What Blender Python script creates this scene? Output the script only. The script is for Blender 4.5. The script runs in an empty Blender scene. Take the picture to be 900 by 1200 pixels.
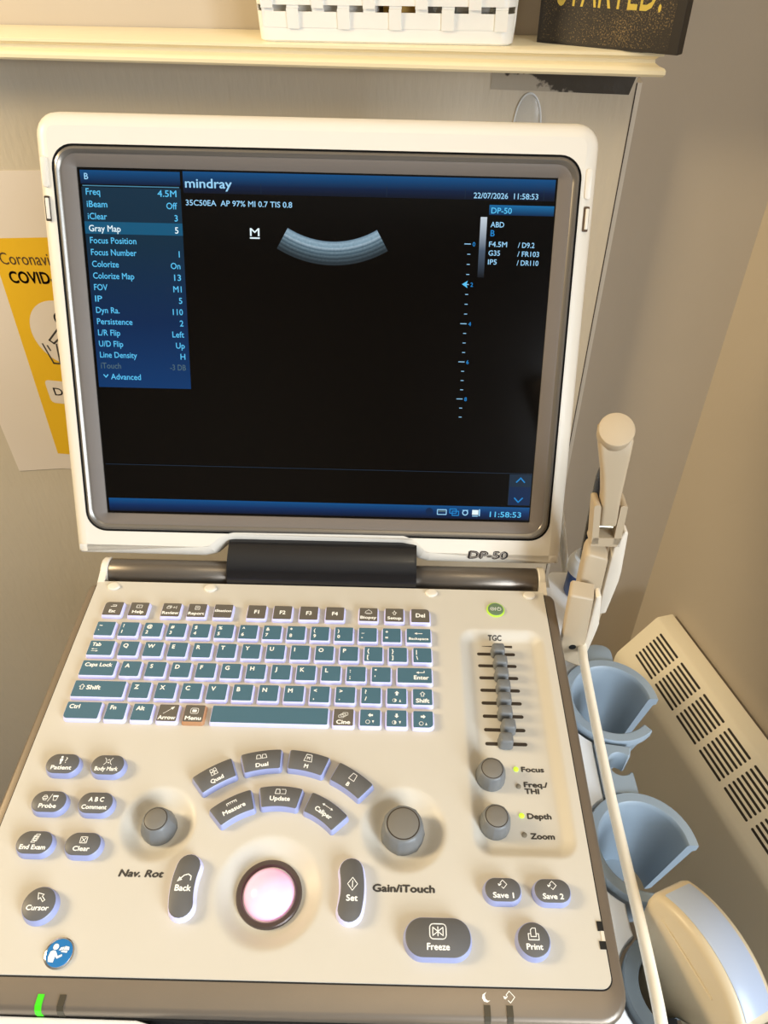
import bpy, bmesh, math, random
from mathutils import Matrix, Vector
random.seed(4)
S = 0.001
PI = math.pi
scene = bpy.context.scene
COL = scene.collection

# ------------------------------------------------------------------ camera, world, lights
cam_d = bpy.data.cameras.new('camera'); cam = bpy.data.objects.new('camera', cam_d); COL.objects.link(cam)
cam_d.sensor_fit = 'VERTICAL'; cam_d.sensor_height = 24.0; cam_d.sensor_width = 18.0
cam_d.lens = 868.23 / 1200.0 * 24.0
cam_d.clip_start = 0.01
cam.matrix_world = Matrix(((0.983449, -0.112136, 0.142314, 0.100), (0.181138, 0.626371, -0.758187, -0.250),
                           (-0.004121, 0.771417, 0.636317, 1.274), (0, 0, 0, 1)))
scene.camera = cam
vs = scene.view_settings
vs.view_transform = 'Standard'; vs.look = 'None'; vs.gamma = 1.0; vs.use_curve_mapping = False
vs.exposure = 0.2
world = bpy.data.worlds.new('room_light'); scene.world = world; world.use_nodes = True
wbg = world.node_tree.nodes['Background']
wbg.inputs[0].default_value = (1.0, 0.95, 0.87, 1); wbg.inputs[1].default_value = 0.05

def area(name, loc, target, sx, sy, power, color):
    d = bpy.data.lights.new(name, 'AREA'); d.shape = 'RECTANGLE'; d.size = sx; d.size_y = sy
    d.energy = power; d.color = color
    o = bpy.data.objects.new(name, d); COL.objects.link(o); o.location = loc
    o.rotation_euler = (Vector(target) - Vector(loc)).to_track_quat('-Z', 'Y').to_euler()
    return o
area('window_daylight', (1.30, -0.70, 1.45), (0.05, 0.0, 0.95), 0.7, 0.8, 30.0, (0.72, 0.86, 1.0))
area('window_behind', (1.60, -1.75, 1.35), (0.0, 0.3, 0.95), 1.0, 0.8, 36.0, (0.90, 0.95, 1.0))
area('wall_lamp', (-1.40, -0.15, 1.72), (0.3, 0.1, 0.85), 0.4, 0.4, 22.0, (1.0, 0.80, 0.50))
area('ceiling_lamp', (0.30, -0.15, 2.36), (0.30, -0.149, 0.0), 0.5, 0.5, 2.6, (1.0, 0.84, 0.58))

# ------------------------------------------------------------------ materials
MATS = {}
def nodes_of(name):
    m = bpy.data.materials.new(name); m.use_nodes = True; MATS[name] = m
    nt = m.node_tree; b = nt.nodes['Principled BSDF']
    return m, nt, b
def lin(c):
    return tuple((v/255.0/12.92 if v/255.0 <= 0.04045 else ((v/255.0+0.055)/1.055)**2.4) for v in c)
def mat(name, rgb, rough=0.5, metal=0.0, emit=None, estr=0.0, coat=0.0, noise=0.03, nscale=60.0, bump=0.0, bscale=900.0, trans=0.0, ior=1.45, spec=0.5, sss=0.0):
    """plastic / paint / metal: base colour with a faint procedural mottling and an optional fine-grain bump"""
    m, nt, b = nodes_of(name); c = lin(rgb)
    b.inputs['Roughness'].default_value = rough; b.inputs['Metallic'].default_value = metal
    b.inputs['Coat Weight'].default_value = coat; b.inputs['Coat Roughness'].default_value = 0.06
    b.inputs['Transmission Weight'].default_value = trans; b.inputs['IOR'].default_value = ior
    b.inputs['Specular IOR Level'].default_value = spec
    b.inputs['Subsurface Weight'].default_value = sss
    if sss: b.inputs['Subsurface Radius'].default_value = (0.004, 0.003, 0.003)
    tc = nt.nodes.new('ShaderNodeTexCoord')
    n = nt.nodes.new('ShaderNodeTexNoise'); n.inputs['Scale'].default_value = nscale; n.inputs['Detail'].default_value = 3
    nt.links.new(tc.outputs['Object'], n.inputs['Vector'])
    r = nt.nodes.new('ShaderNodeMixRGB'); r.blend_type = 'MIX'
    r.inputs[1].default_value = (*[v*(1-noise) for v in c], 1); r.inputs[2].default_value = (*[min(1, v*(1+noise)) for v in c], 1)
    nt.links.new(n.outputs['Fac'], r.inputs[0]); nt.links.new(r.outputs[0], b.inputs['Base Color'])
    if bump:
        n2 = nt.nodes.new('ShaderNodeTexNoise'); n2.inputs['Scale'].default_value = bscale
        nt.links.new(tc.outputs['Object'], n2.inputs['Vector'])
        bp = nt.nodes.new('ShaderNodeBump'); bp.inputs['Strength'].default_value = bump; bp.inputs['Distance'].default_value = 0.001
        nt.links.new(n2.outputs['Fac'], bp.inputs['Height']); nt.links.new(bp.outputs[0], b.inputs['Normal'])
    if emit:
        b.inputs['Emission Color'].default_value = (*lin(emit), 1); b.inputs['Emission Strength'].default_value = estr
    return m
def glow(name, rgb, strength=1.0):
    m, nt, b = nodes_of(name)
    b.inputs['Base Color'].default_value = (0.004, 0.004, 0.004, 1); b.inputs['Roughness'].default_value = 0.2; b.inputs['Specular IOR Level'].default_value = 0.12
    b.inputs['Emission Color'].default_value = (*lin(rgb), 1); b.inputs['Emission Strength'].default_value = strength*0.92
    return m
def glow_ramp(name, axis, stops, strength=1.0):
    """screen graphics: emission graded along an object axis; stops = [(millimetres, rgb)]"""
    m, nt, b = nodes_of(name)
    b.inputs['Base Color'].default_value = (0.004, 0.004, 0.004, 1); b.inputs['Roughness'].default_value = 0.2; b.inputs['Specular IOR Level'].default_value = 0.12
    tc = nt.nodes.new('ShaderNodeTexCoord'); sp = nt.nodes.new('ShaderNodeSeparateXYZ')
    nt.links.new(tc.outputs['Object'], sp.inputs[0])
    lo, hi = stops[0][0], stops[-1][0]
    mr = nt.nodes.new('ShaderNodeMapRange'); mr.inputs[1].default_value = lo*S; mr.inputs[2].default_value = hi*S
    nt.links.new(sp.outputs['XYZ'.index(axis)], mr.inputs[0])
    cr = nt.nodes.new('ShaderNodeValToRGB')
    els = cr.color_ramp.elements
    while len(els) < len(stops): els.new(0.5)
    for e, (p, c) in zip(els, stops): e.position = (p-lo)/(hi-lo); e.color = (*lin(c), 1)
    nt.links.new(mr.outputs[0], cr.inputs[0]); nt.links.new(cr.outputs[0], b.inputs['Emission Color'])
    b.inputs['Emission Strength'].default_value = strength*0.74
    return m

mat('cream_plastic', (202, 196, 184), 0.42, bump=0.06, bscale=2500, noise=0.01)
mat('lid_plastic', (222, 214, 200), 0.38, bump=0.05, bscale=2500, noise=0.01)
mat('white_plastic', (240, 242, 244), 0.35, noise=0.01)
mat('taupe_trim', (132, 121, 108), 0.38, metal=0.6, bump=0.05, bscale=3000)
mat('bezel_taupe', (112, 103, 95), 0.5, metal=0.0, noise=0.02, spec=0.35)
mat('bezel_rim', (122, 116, 108), 0.3, metal=0.55)
mat('barrel_taupe', (112, 104, 95), 0.3, metal=0.6)
mat('black_gloss', (20, 20, 23), 0.22, coat=0.3)
mat('black_matte', (16, 15, 14), 0.6)
mat('key_blue', (70, 106, 124), 0.5, noise=0.02)
mat('key_grey', (98, 92, 84), 0.5, noise=0.02)
mat('button_grey', (94, 93, 93), 0.45, noise=0.02)
mat('backlit_edge', (203, 203, 236), 0.35, emit=(180, 178, 255), estr=0.12, noise=0.02)
mat('button_edge', (150, 157, 196), 0.35, emit=(130, 130, 255), estr=0.018, noise=0.02)
mat('amber_edge', (176, 132, 96), 0.35, emit=(255, 130, 40), estr=0.04, noise=0.02)
mat('legend_white', (244, 244, 240), 0.5)
mat('print_dark', (62, 58, 54), 0.55)
mat('print_brown', (84, 62, 40), 0.6)
mat('knob_grey', (112, 114, 115), 0.4, bump=0.04, bscale=2500)
mat('knob_cap', (118, 114, 107), 0.45)
mat('slot_dark', (58, 48, 38), 0.6)
mat('ball_glow', (226, 200, 214), 0.25, emit=(255, 150, 210), estr=0.36)
mat('ball_ring', (84, 72, 68), 0.3, metal=0.3)
mat('lcd_black', (5, 4, 4), 0.14, spec=0.32)
mat('power_green', (104, 128, 98), 0.4)
mat('lime_edge', (170, 200, 70), 0.4, emit=(150, 210, 30), estr=0.35)
mat('led_lime', (190, 230, 70), 0.4, emit=(185, 255, 40), estr=0.55)
mat('led_green', (60, 190, 20), 0.4, emit=(60, 230, 10), estr=0.25)
mat('led_off', (128, 120, 104), 0.4)
mat('led_bar_off', (66, 60, 48), 0.3)
mat('sticker_blue', (18, 112, 178), 0.4)
mat('chrome', (205, 205, 205), 0.12, metal=1.0)
mat('badge_dark', (50, 44, 42), 0.25, metal=0.4)
mat('badge_silver', (196, 190, 182), 0.2, metal=0.9)
mat('holder_blue', (148, 163, 176), 0.42, noise=0.02)
mat('holder_slate', (96, 106, 112), 0.45, noise=0.02)
mat('probe_beige', (196, 181, 152), 0.38, noise=0.015)
mat('probe_lens', (166, 177, 197), 0.3, noise=0.01)
mat('cable_cream', (246, 238, 220), 0.42, noise=0.02)
mat('cord_pale', (214, 212, 206), 0.4)
mat('hook_beige', (184, 166, 139), 0.46, noise=0.02)
mat('hook_clip', (222, 212, 196), 0.4)
mat('steel_pin', (190, 180, 160), 0.25, metal=1.0)
mat('clear_plastic', (236, 242, 248), 0.05, trans=1.0, ior=1.42)
mat('bottle_dark', (34, 33, 38), 0.15)
mat('bottle_white', (226, 230, 234), 0.3)
mat('bottle_blue', (52, 84, 148), 0.35)
mat('heater_cream', (236, 226, 202), 0.5, noise=0.02, nscale=12)
mat('heater_dark', (44, 36, 26), 0.7)
mat('basket_white', (238, 236, 230), 0.35, sss=0.15)
mat('carton_white', (225, 222, 215), 0.6)
mat('carton_silver', (170, 170, 165), 0.2, metal=0.8)
mat('carton_amber', (190, 150, 70), 0.5)
mat('paper_white', (226, 216, 206), 0.6, noise=0.015, nscale=8)
mat('poster_yellow', (232, 186, 34), 0.55, noise=0.02)
mat('mantel_gloss', (240, 226, 190), 0.22, noise=0.02, nscale=6, bump=0.25, bscale=60, coat=0.2)
mat('caulk_white', (222, 212, 196), 0.5)
mat('crack_dark', (60, 50, 42), 0.8)
mat('wall_paint', (184, 172, 155), 0.75, noise=0.03, nscale=5, bump=0.15, bscale=140)
mat('shade_block_grey', (62, 64, 68), 0.5)  # for the added block under the trolley, dark so it bounces little light
mat('ceiling_white', (225, 222, 214), 0.8)
mat('floor_vinyl', (96, 87, 76), 0.5, noise=0.08, nscale=20)
mat('hook_clear', (226, 230, 232), 0.08)
MATS['hook_clear'].node_tree.nodes['Principled BSDF'].inputs['Alpha'].default_value = 0.2
mat('rubber_black', (24, 24, 24), 0.7)
mat('gold_letter', (226, 200, 96), 0.3, metal=0.5)

def brush_paint():
    m, nt, b = nodes_of('board_gloss')
    b.inputs['Base Color'].default_value = (*lin((206, 196, 178)), 1); b.inputs['Roughness'].default_value = 0.24
    tc = nt.nodes.new('ShaderNodeTexCoord'); mp = nt.nodes.new('ShaderNodeMapping')
    mp.inputs['Scale'].default_value = (150, 150, 34); mp.inputs['Rotation'].default_value = (0, 0.5, 0)
    nt.links.new(tc.outputs['Object'], mp.inputs[0])
    n = nt.nodes.new('ShaderNodeTexNoise'); n.inputs['Scale'].default_value = 1.0; n.inputs['Detail'].default_value = 4
    nt.links.new(mp.outputs[0], n.inputs['Vector'])
    bp = nt.nodes.new('ShaderNodeBump'); bp.inputs['Strength'].default_value = 0.5; bp.inputs['Distance'].default_value = 0.0014
    nt.links.new(n.outputs['Fac'], bp.inputs['Height']); nt.links.new(bp.outputs[0], b.inputs['Normal'])
brush_paint()
def tape_mat():
    m, nt, b = nodes_of('peeled_tape')
    b.inputs['Roughness'].default_value = 0.35
    tc = nt.nodes.new('ShaderNodeTexCoord'); sp = nt.nodes.new('ShaderNodeSeparateXYZ'); nt.links.new(tc.outputs['Object'], sp.inputs[0])
    n = nt.nodes.new('ShaderNodeTexNoise'); n.inputs['Scale'].default_value = 90; n.inputs['Detail'].default_value = 6
    nt.links.new(tc.outputs['Object'], n.inputs['Vector'])
    a = nt.nodes.new('ShaderNodeMath'); a.operation = 'MULTIPLY_ADD'; a.inputs[1].default_value = 0.09; nt.links.new(n.outputs['Fac'], a.inputs[0]); nt.links.new(sp.outputs[0], a.inputs[2])
    z = nt.nodes.new('ShaderNodeMath'); z.operation = 'MULTIPLY_ADD'; z.inputs[1].default_value = 3.0; nt.links.new(sp.outputs[2], z.inputs[0]); nt.links.new(a.outputs[0], z.inputs[2])
    cr = nt.nodes.new('ShaderNodeValToRGB'); e = cr.color_ramp.elements
    e[0].position = 0.044; e[0].color = (*lin((172, 164, 150)), 1); e[1].position = 0.050; e[1].color = (*lin((62, 57, 50)), 1)
    nt.links.new(z.outputs[0], cr.inputs[0]); nt.links.new(cr.outputs[0], b.inputs['Base Color'])
    bp = nt.nodes.new('ShaderNodeBump'); bp.inputs['Strength'].default_value = 0.5; bp.inputs['Distance'].default_value = 0.001
    nt.links.new(n.outputs['Fac'], bp.inputs['Height']); nt.links.new(bp.outputs[0], b.inputs['Normal'])
tape_mat()
def speckle_mat():
    m, nt, b = nodes_of('black_glitter')
    b.inputs['Roughness'].default_value = 0.45
    tc = nt.nodes.new('ShaderNodeTexCoord')
    v = nt.nodes.new('ShaderNodeTexNoise'); v.inputs['Scale'].default_value = 900; v.inputs['Detail'].default_value = 2
    v2 = nt.nodes.new('ShaderNodeTexNoise'); v2.inputs['Scale'].default_value = 22
    for q in (v, v2): nt.links.new(tc.outputs['Object'], q.inputs['Vector'])
    ad = nt.nodes.new('ShaderNodeMath'); ad.operation = 'MULTIPLY_ADD'; ad.inputs[1].default_value = 0.35
    nt.links.new(v2.outputs['Fac'], ad.inputs[0]); nt.links.new(v.outputs['Fac'], ad.inputs[2])
    cr = nt.nodes.new('ShaderNodeValToRGB'); e = cr.color_ramp.elements
    e[0].position = 0.74; e[0].color = (*lin((40, 33, 25)), 1); e[1].position = 0.98; e[1].color = (*lin((150, 124, 80)), 1)
    nt.links.new(ad.outputs[0], cr.inputs[0]); nt.links.new(cr.outputs[0], b.inputs['Base Color'])
speckle_mat()
mat('box_black', (40, 34, 28), 0.5)

# screen graphics
HDR = (6, 30, 62), (10, 78, 132)
glow_ramp('ui_header', 'Y', [(100.5, (8, 16, 34)), (105, (9, 32, 66)), (113, (14, 82, 138))])
glow_ramp('ui_menu', 'Y', [(-24.5, (9, 58, 112)), (20, (8, 42, 84)), (70, (16, 48, 70)), (104, (20, 52, 74))])
glow('ui_highlight', (18, 84, 118))
glow_ramp('ui_modelbar', 'Y', [(91.5, (6, 40, 80)), (97.7, (22, 112, 170))])
glow_ramp('ui_footer', 'Y', [(-112.8, (6, 18, 44)), (-108, (8, 48, 100)), (-103, (12, 86, 146))])
glow('ui_box', (10, 36, 72))
glow('ui_cyan', (88, 190, 238))
glow('ui_white', (226, 244, 250))
glow('ui_pale', (150, 205, 240))
glow('ui_blue', (30, 130, 200))
glow('ui_dim', (74, 98, 110))
glow('ui_faint', (24, 42, 60))
glow('ui_line', (70, 130, 160))
glow_ramp('ui_greybar', 'Y', [(53, (10, 12, 16)), (70, (80, 96, 116)), (90.5, (214, 226, 236))])
def fan_mat():
    m, nt, b = nodes_of('ui_scan')
    b.inputs['Base Color'].default_value = (0.004, 0.004, 0.004, 1); b.inputs['Roughness'].default_value = 0.2; b.inputs['Specular IOR Level'].default_value = 0.12
    tc = nt.nodes.new('ShaderNodeTexCoord'); mp = nt.nodes.new('ShaderNodeMapping')
    mp.inputs['Location'].default_value = (-0.0096, -0.131, 0)
    nt.links.new(tc.outputs['Object'], mp.inputs[0])
    ln = nt.nodes.new('ShaderNodeVectorMath'); ln.operation = 'LENGTH'; nt.links.new(mp.outputs[0], ln.inputs[0])
    mr = nt.nodes.new('ShaderNodeMapRange'); mr.inputs[1].default_value = 0.0575; mr.inputs[2].default_value = 0.0725
    nt.links.new(ln.outputs['Value'], mr.inputs[0])
    cr = nt.nodes.new('ShaderNodeValToRGB'); els = cr.color_ramp.elements
    st = [(0, (96, 122, 140)), (0.12, (150, 176, 192)), (0.24, (128, 156, 172)), (0.3, (160, 182, 196)), (0.40, (74, 98, 112)), (0.46, (112, 134, 146)), (0.56, (62, 82, 94)),
          (0.62, (86, 104, 114)), (0.72, (44, 58, 66)), (0.78, (66, 80, 88)), (0.88, (36, 46, 52)), (0.95, (44, 54, 60)), (1.0, (14, 16, 18))]
    while len(els) < len(st): els.new(0.5)
    for e, (p, c) in zip(els, st): e.position = p; e.color = (*lin(c), 1)
    n = nt.nodes.new('ShaderNodeTexNoise'); n.inputs['Scale'].default_value = 700
    nt.links.new(tc.outputs['Object'], n.inputs['Vector'])
    mx = nt.nodes.new('ShaderNodeMixRGB'); mx.blend_type = 'MULTIPLY'; mx.inputs[0].default_value = 0.45
    nt.links.new(mr.outputs[0], cr.inputs[0]); nt.links.new(cr.outputs[0], mx.inputs[1]); nt.links.new(n.outputs['Fac'], mx.inputs[2])
    nt.links.new(mx.outputs[0], b.inputs['Emission Color']); b.inputs['Emission Strength'].default_value = 1.05
fan_mat()

# ------------------------------------------------------------------ frames (millimetres inside a frame, metres in the world)
D = Matrix(((0.985986, -0.163922, 0.031016, 0.0055960), (0.165393, 0.984802, -0.053006, -0.0125064), (-0.021856, 0.057393, 0.998112, 0.8885694), (0, 0, 0, 1)))
FOLD = math.radians(64.0987); ca, sa = math.cos(FOLD), math.sin(FOLD)
LID = D @ Matrix(((1, 0, 0, -0.00238), (0, ca, -sa, 0.211595), (0, sa, ca, 0.135661), (0, 0, 0, 1)))
def W_at(x, y, z, rz=0.0): return Matrix.Translation((x, y, z)) @ Matrix.Rotation(rz, 4, 'Z')
WORLD = {}

def link(o, parent, frame):
    COL.objects.link(o); WORLD[o.name] = frame.copy()
    if parent:
        o.parent = parent; o.matrix_local = WORLD[parent.name].inverted() @ frame
    else:
        o.matrix_world = frame
    return o
def empty(name, frame, parent=None):
    o = bpy.data.objects.new(name, None); o.empty_display_size = 0.02
    return link(o, parent, frame)
def tag(o, label, cat, group=None):
    o['label'] = label; o['category'] = cat
    if group: o['group'] = group
    return o
def structure(o): o['kind'] = 'structure'; return o

# ------------------------------------------------------------------ mesh builder
def rpoly(pts, r, n=5):
    """polygon with rounded corners; r number or list"""
    out = []; N = len(pts)
    for i in range(N):
        p0, p1, p2 = Vector(pts[i-1]), Vector(pts[i]), Vector(pts[(i+1) % N])
        rr = r[i] if isinstance(r, (list, tuple)) else r
        if rr <= 0.01:
            out += [tuple(p1)]*1; continue
        a = (p0-p1).normalized(); b = (p2-p1).normalized()
        ang = a.angle(b); t = min(rr/math.tan(ang/2), 0.49*(p0-p1).length, 0.49*(p2-p1).length)
        rr2 = t*math.tan(ang/2)
        c = p1 + (a+b).normalized()*(rr2/math.sin(ang/2))
        s = p1 + a*t - c; e = p1 + b*t - c
        a0 = math.atan2(s.y, s.x); a1 = math.atan2(e.y, e.x)
        d = (a1-a0+PI) % (2*PI) - PI
        for k in range(n+1):
            q = a0 + d*k/n; out.append((c.x+rr2*math.cos(q), c.y+rr2*math.sin(q)))
    return out
def rrect(cx, cy, w, h, r, n=5):
    return rpoly([(cx-w/2, cy-h/2), (cx+w/2, cy-h/2), (cx+w/2, cy+h/2), (cx-w/2, cy+h/2)], r, n)
def circle(cx, cy, r, n=40, a0=0.0): return [(cx+r*math.cos(a0+2*PI*k/n), cy+r*math.sin(a0+2*PI*k/n)) for k in range(n)]
def offset(pts, d):
    """grow a counter-clockwise outline by d"""
    N = len(pts); out = []
    A = sum(pts[i-1][0]*pts[i][1]-pts[i][0]*pts[i-1][1] for i in range(N)); sg = 1 if A > 0 else -1
    for i in range(N):
        j = i-1
        while (Vector(pts[j])-Vector(pts[i])).length < 1e-6: j -= 1
        k = (i+1) % N
        while (Vector(pts[k])-Vector(pts[i])).length < 1e-6: k = (k+1) % N
        a = (Vector(pts[i])-Vector(pts[j])).normalized(); b = (Vector(pts[k])-Vector(pts[i])).normalized()
        n1 = Vector((a.y, -a.x)); n2 = Vector((b.y, -b.x)); m = (n1+n2)
        if m.length < 1e-6: m = n1
        m.normalize(); q = d*sg/max(0.4, m.dot(n1))
        out.append((pts[i][0]+m.x*q, pts[i][1]+m.y*q))
    return out

class MB:
    def __init__(s): s.v = []; s.f = []; s.m = []; s.mats = []
    def mi(s, name):
        if name not in s.mats: s.mats.append(name)
        return s.mats.index(name)
    def add(s, verts, faces, m):
        o = len(s.v); k = s.mi(m); s.v += [tuple(p) for p in verts]
        for f in faces: s.f.append(tuple(i+o for i in f)); s.m.append(k)
        return s
    def box(s, c, size, m, rot=None):
        x, y, z = [q/2 for q in size]
        vs = [Vector((a*x, b*y, d*z)) for d in (-1, 1) for b in (-1, 1) for a in (-1, 1)]
        if rot is not None: vs = [rot @ q for q in vs]
        vs = [q+Vector(c) for q in vs]
        return s.add(vs, [(0, 2, 3, 1), (4, 5, 7, 6), (0, 1, 5, 4), (2, 6, 7, 3), (0, 4, 6, 2), (1, 3, 7, 5)], m)
    def rings(s, rings, m, cap0=True, cap1=True, capm=None, closed=False, cyc=True):
        """rings: list of equal-length lists of 3D points; m: material or one per band"""
        n = len(rings[0]); vs = [p for r in rings for p in r]
        B = len(rings)-1 + (1 if closed else 0)
        for b in range(B):
            mm = m[b] if isinstance(m, (list, tuple)) else m
            o0, o1 = b*n, ((b+1) % len(rings))*n
            fs = [(o0+i, o0+(i+1) % n, o1+(i+1) % n, o1+i) for i in range(n if cyc else n-1)]
            s._pend(fs, mm)
        s._flush(vs)
        base = len(s.v)-len(vs)
        m0 = m[0] if isinstance(m, (list, tuple)) else m
        if cap0 and not closed: s.f.append(tuple(base+i for i in reversed(range(n)))); s.m.append(s.mi(m0))
        if cap1 and not closed: s.f.append(tuple(base+(len(rings)-1)*n+i for i in range(n))); s.m.append(s.mi(capm or (m[-1] if isinstance(m, (list, tuple)) else m)))
        return s
    def _pend(s, fs, mm):
        if not hasattr(s, 'p'): s.p = []
        s.p.append((fs, mm))
    def _flush(s, vs):
        o = len(s.v); s.v += [tuple(p) for p in vs]
        for fs, mm in s.p:
            k = s.mi(mm)
            for f in fs: s.f.append(tuple(i+o for i in f)); s.m.append(k)
        s.p = []
    def loft(s, specs, m, capm=None, cap0=True):
        """specs: list of (outline2d, z)"""
        return s.rings([[(x, y, z) for x, y in pts] for pts, z in specs], m, capm=capm, cap0=cap0)
    def prism(s, pts, z0, z1, m, bev=0.0, capm=None):
        if bev: return s.loft([(pts, z0), (pts, z1-bev), (offset(pts, -bev*0.35), z1-bev*0.3), (offset(pts, -bev), z1)], m, capm)
        return s.loft([(pts, z0), (pts, z1)], m, capm)
    def lathe(s, prof, m, c=(0, 0, 0), n=40, axis=None, mod=None, cap0=True, cap1=True):
        """prof: [(r, z)], mod(angle, r, z) -> r"""
        R = Matrix.Identity(3) if axis is None else Vector((0, 0, 1)).rotation_difference(Vector(axis)).to_matrix()
        rg = []
        for r, z in prof:
            rr = []
            for k in range(n):
                a = 2*PI*k/n; q = mod(a, r, z) if mod else r
                p = R @ Vector((q*math.cos(a), q*math.sin(a), z)); rr.append((p.x+c[0], p.y+c[1], p.z+c[2]))
            rg.append(rr)
        return s.rings(rg, m, cap0, cap1)
    def tube(s, pts, r, m, n=12):
        P = [Vector(p) for p in pts]; rg = []; prev = None
        for i, p in enumerate(P):
            t = (P[min(i+1, len(P)-1)]-P[max(i-1, 0)]).normalized()
            if prev is None:
                u = t.cross(Vector((0.3, 0.5, 0.8))).normalized()
            else:
                u = (prev - t*prev.dot(t)).normalized()
            prev = u; w = t.cross(u)
            rr = r[i] if isinstance(r, (list, tuple)) else r
            rg.append([tuple(p+u*(rr*math.cos(2*PI*k/n))+w*(rr*math.sin(2*PI*k/n))) for k in range(n)])
        return s.rings(rg, m)
    def flat(s, pts, z, m): return s.add([(x, y, z) for x, y in pts], [tuple(range(len(pts)))], m)
    def stroke(s, pts, w, z, m, close=False):
        N = len(pts); rng = range(N if close else N-1)
        for i in rng:
            a, b = Vector(pts[i]), Vector(pts[(i+1) % N]); d = (b-a)
            if d.length < 1e-6: continue
            d.normalize(); q = Vector((-d.y, d.x))*(w/2); e = d*(w*0.4)
            s.flat([tuple(a-e-q), tuple(b+e-q), tuple(b+e+q), tuple(a-e+q)], z, m)
        return s
    def build(s, name, parent=None, frame=None, org=(0, 0, 0), smooth=35.0, recalc=True):
        me = bpy.data.meshes.new(name)
        me.from_pydata([((x-org[0])*S, (y-org[1])*S, (z-org[2])*S) for x, y, z in s.v], [], s.f)
        for k in s.mats: me.materials.append(MATS[k])
        me.polygons.foreach_set('material_index', s.m)
        if recalc:
            bm = bmesh.new(); bm.from_mesh(me)
            bmesh.ops.recalc_face_normals(bm, faces=bm.faces); bm.to_mesh(me); bm.free()
        me.update()
        if smooth:
            me.shade_smooth(); me.set_sharp_from_angle(angle=math.radians(smooth))
        o = bpy.data.objects.new(name, me)
        fr = frame if frame is not None else Matrix.Identity(4)
        return link(o, parent, fr @ Matrix.Translation([q*S for q in org]))

_TC = {}
def text_mesh(string, bold):
    k = (string, bold)
    if k not in _TC:
        cu = bpy.data.curves.new('t', 'FONT'); cu.body = string; cu.size = 1.0; cu.resolution_u = 3; cu.offset = bold
        ob = bpy.data.objects.new('t', cu); COL.objects.link(ob)
        bpy.context.view_layer.update()
        me = bpy.data.meshes.new_from_object(ob.evaluated_get(bpy.context.evaluated_depsgraph_get()))
        _TC[k] = ([tuple(v.co) for v in me.vertices], [tuple(p.vertices) for p in me.polygons])
        bpy.data.objects.remove(ob); bpy.data.meshes.remove(me); bpy.data.curves.remove(cu)
    return _TC[k]
def text(mb, string, x, y, z, h, m, align='C', bold=0.0, shear=0.0, rot=0.0, fit=None, zf=None, xf=None):
    """flat lettering; h = capital height, (x, y) = middle of the capital height, fit = total width"""
    vs, fs = text_mesh(string, 0.0)
    if not vs: return
    b = abs(bold)*1.3
    shifts = [(0, 0)] if b < 0.004 else [(-b, 0), (b, 0), (0, -b), (0, b)]
    sc = h/0.73
    x0 = min(v[0] for v in vs); x1 = max(v[0] for v in vs)
    sx = sc if fit is None else fit/(x1-x0)
    ox = {'C': -(x0+x1)/2, 'L': -x0, 'R': -x1}[align]
    c, s_ = math.cos(rot), math.sin(rot); out = []
    for n_, (dx, dy) in enumerate(shifts):
        out = []
        for v in vs:
            px, py = (v[0]+dx+ox)*sx, (v[1]+dy)*sc - h/2; px += shear*py
            qx, qy = x+c*px-s_*py, y+s_*px+c*py
            out.append((qx, qy, (zf(qx, qy) if zf else z)+n_*0.004))
        if xf: out = [xf(p) for p in out]
        mb.add(out, fs, m)

def smooth01(t): t = max(0.0, min(1.0, t)); return t*t*(3-2*t)

# ------------------------------------------------------------------ the room
def wbox(name, x0, x1, y0, y1, z0, z1, m, frame=None):
    mb = MB(); c = ((x0+x1)/2*1000, (y0+y1)/2*1000, (z0+z1)/2*1000)
    mb.box(c, ((x1-x0)*1000, (y1-y0)*1000, (z1-z0)*1000), m)
    return structure(mb.build(name, None, frame, org=c, smooth=0))
FZ = -0.44                                                  # floor level below the picture
wbox('floor', -2.2, 2.5, -2.6, 0.75, FZ-0.05, FZ, 'floor_vinyl')
wbox('ceiling', -2.2, 2.5, -2.6, 0.75, 2.4, 2.45, 'ceiling_white')
wbox('wall_left', -2.3, -2.2, -2.6, 0.65, FZ, 2.4, 'wall_paint')
wbox('wall_behind', -2.3, 2.6, -2.7, -2.6, FZ, 2.4, 'wall_paint')
wbox('wall_far_right', 2.5, 2.6, -2.6, 0.65, FZ, 2.4, 'wall_paint')
wbox('wall_back', -2.2, 0.36, 0.53, 0.65, FZ, 2.4, 'wall_paint')
wbox('wall_front_board', -1.9, 0.182, 0.505, 0.53, FZ, 1.166, 'board_gloss')
ANG = math.radians(25); WF = Matrix(((math.sin(ANG), math.cos(ANG), 0, 0.324), (-math.cos(ANG), math.sin(ANG), 0, 0.53), (0, 0, 1, 0), (0, 0, 0, 1)))
wbox('wall_right', -0.12, 1.0, 0.0, 0.10, FZ, 2.4, 'wall_paint', WF)
mb = MB(); mb.box((184.6, 518, 357), (4.4, 22, 1590), 'caulk_white'); mb.box((182.2, 506.5, 357), (1.0, 3.6, 1590), 'crack_dark')
structure(mb.build('trim_1', None, None, org=(184, 518, 580), smooth=0))
# mantel shelf: a moulded profile with a returned end
prof = [(529, 1182.5), (453, 1182.5), (450.5, 1181.5), (450.5, 1179.5), (454, 1178.6), (456.5, 1176.4), (456, 1174), (452.5, 1172.4), (448.6, 1171.6),
        (447, 1170), (447, 1167.4), (448.6, 1165.6), (460, 1164.6), (504, 1164.6), (504, 1158), (529, 1158)]
mb = MB(); mb.rings([[(-1900, y, z) for y, z in prof], [(196-max(0, (y-447))*0.9 if y < 465 else 180, y, z) for y, z in prof]], 'mantel_gloss')
structure(mb.build('trim_2', None, None, org=(-600, 490, 1170), smooth=40))

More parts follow.
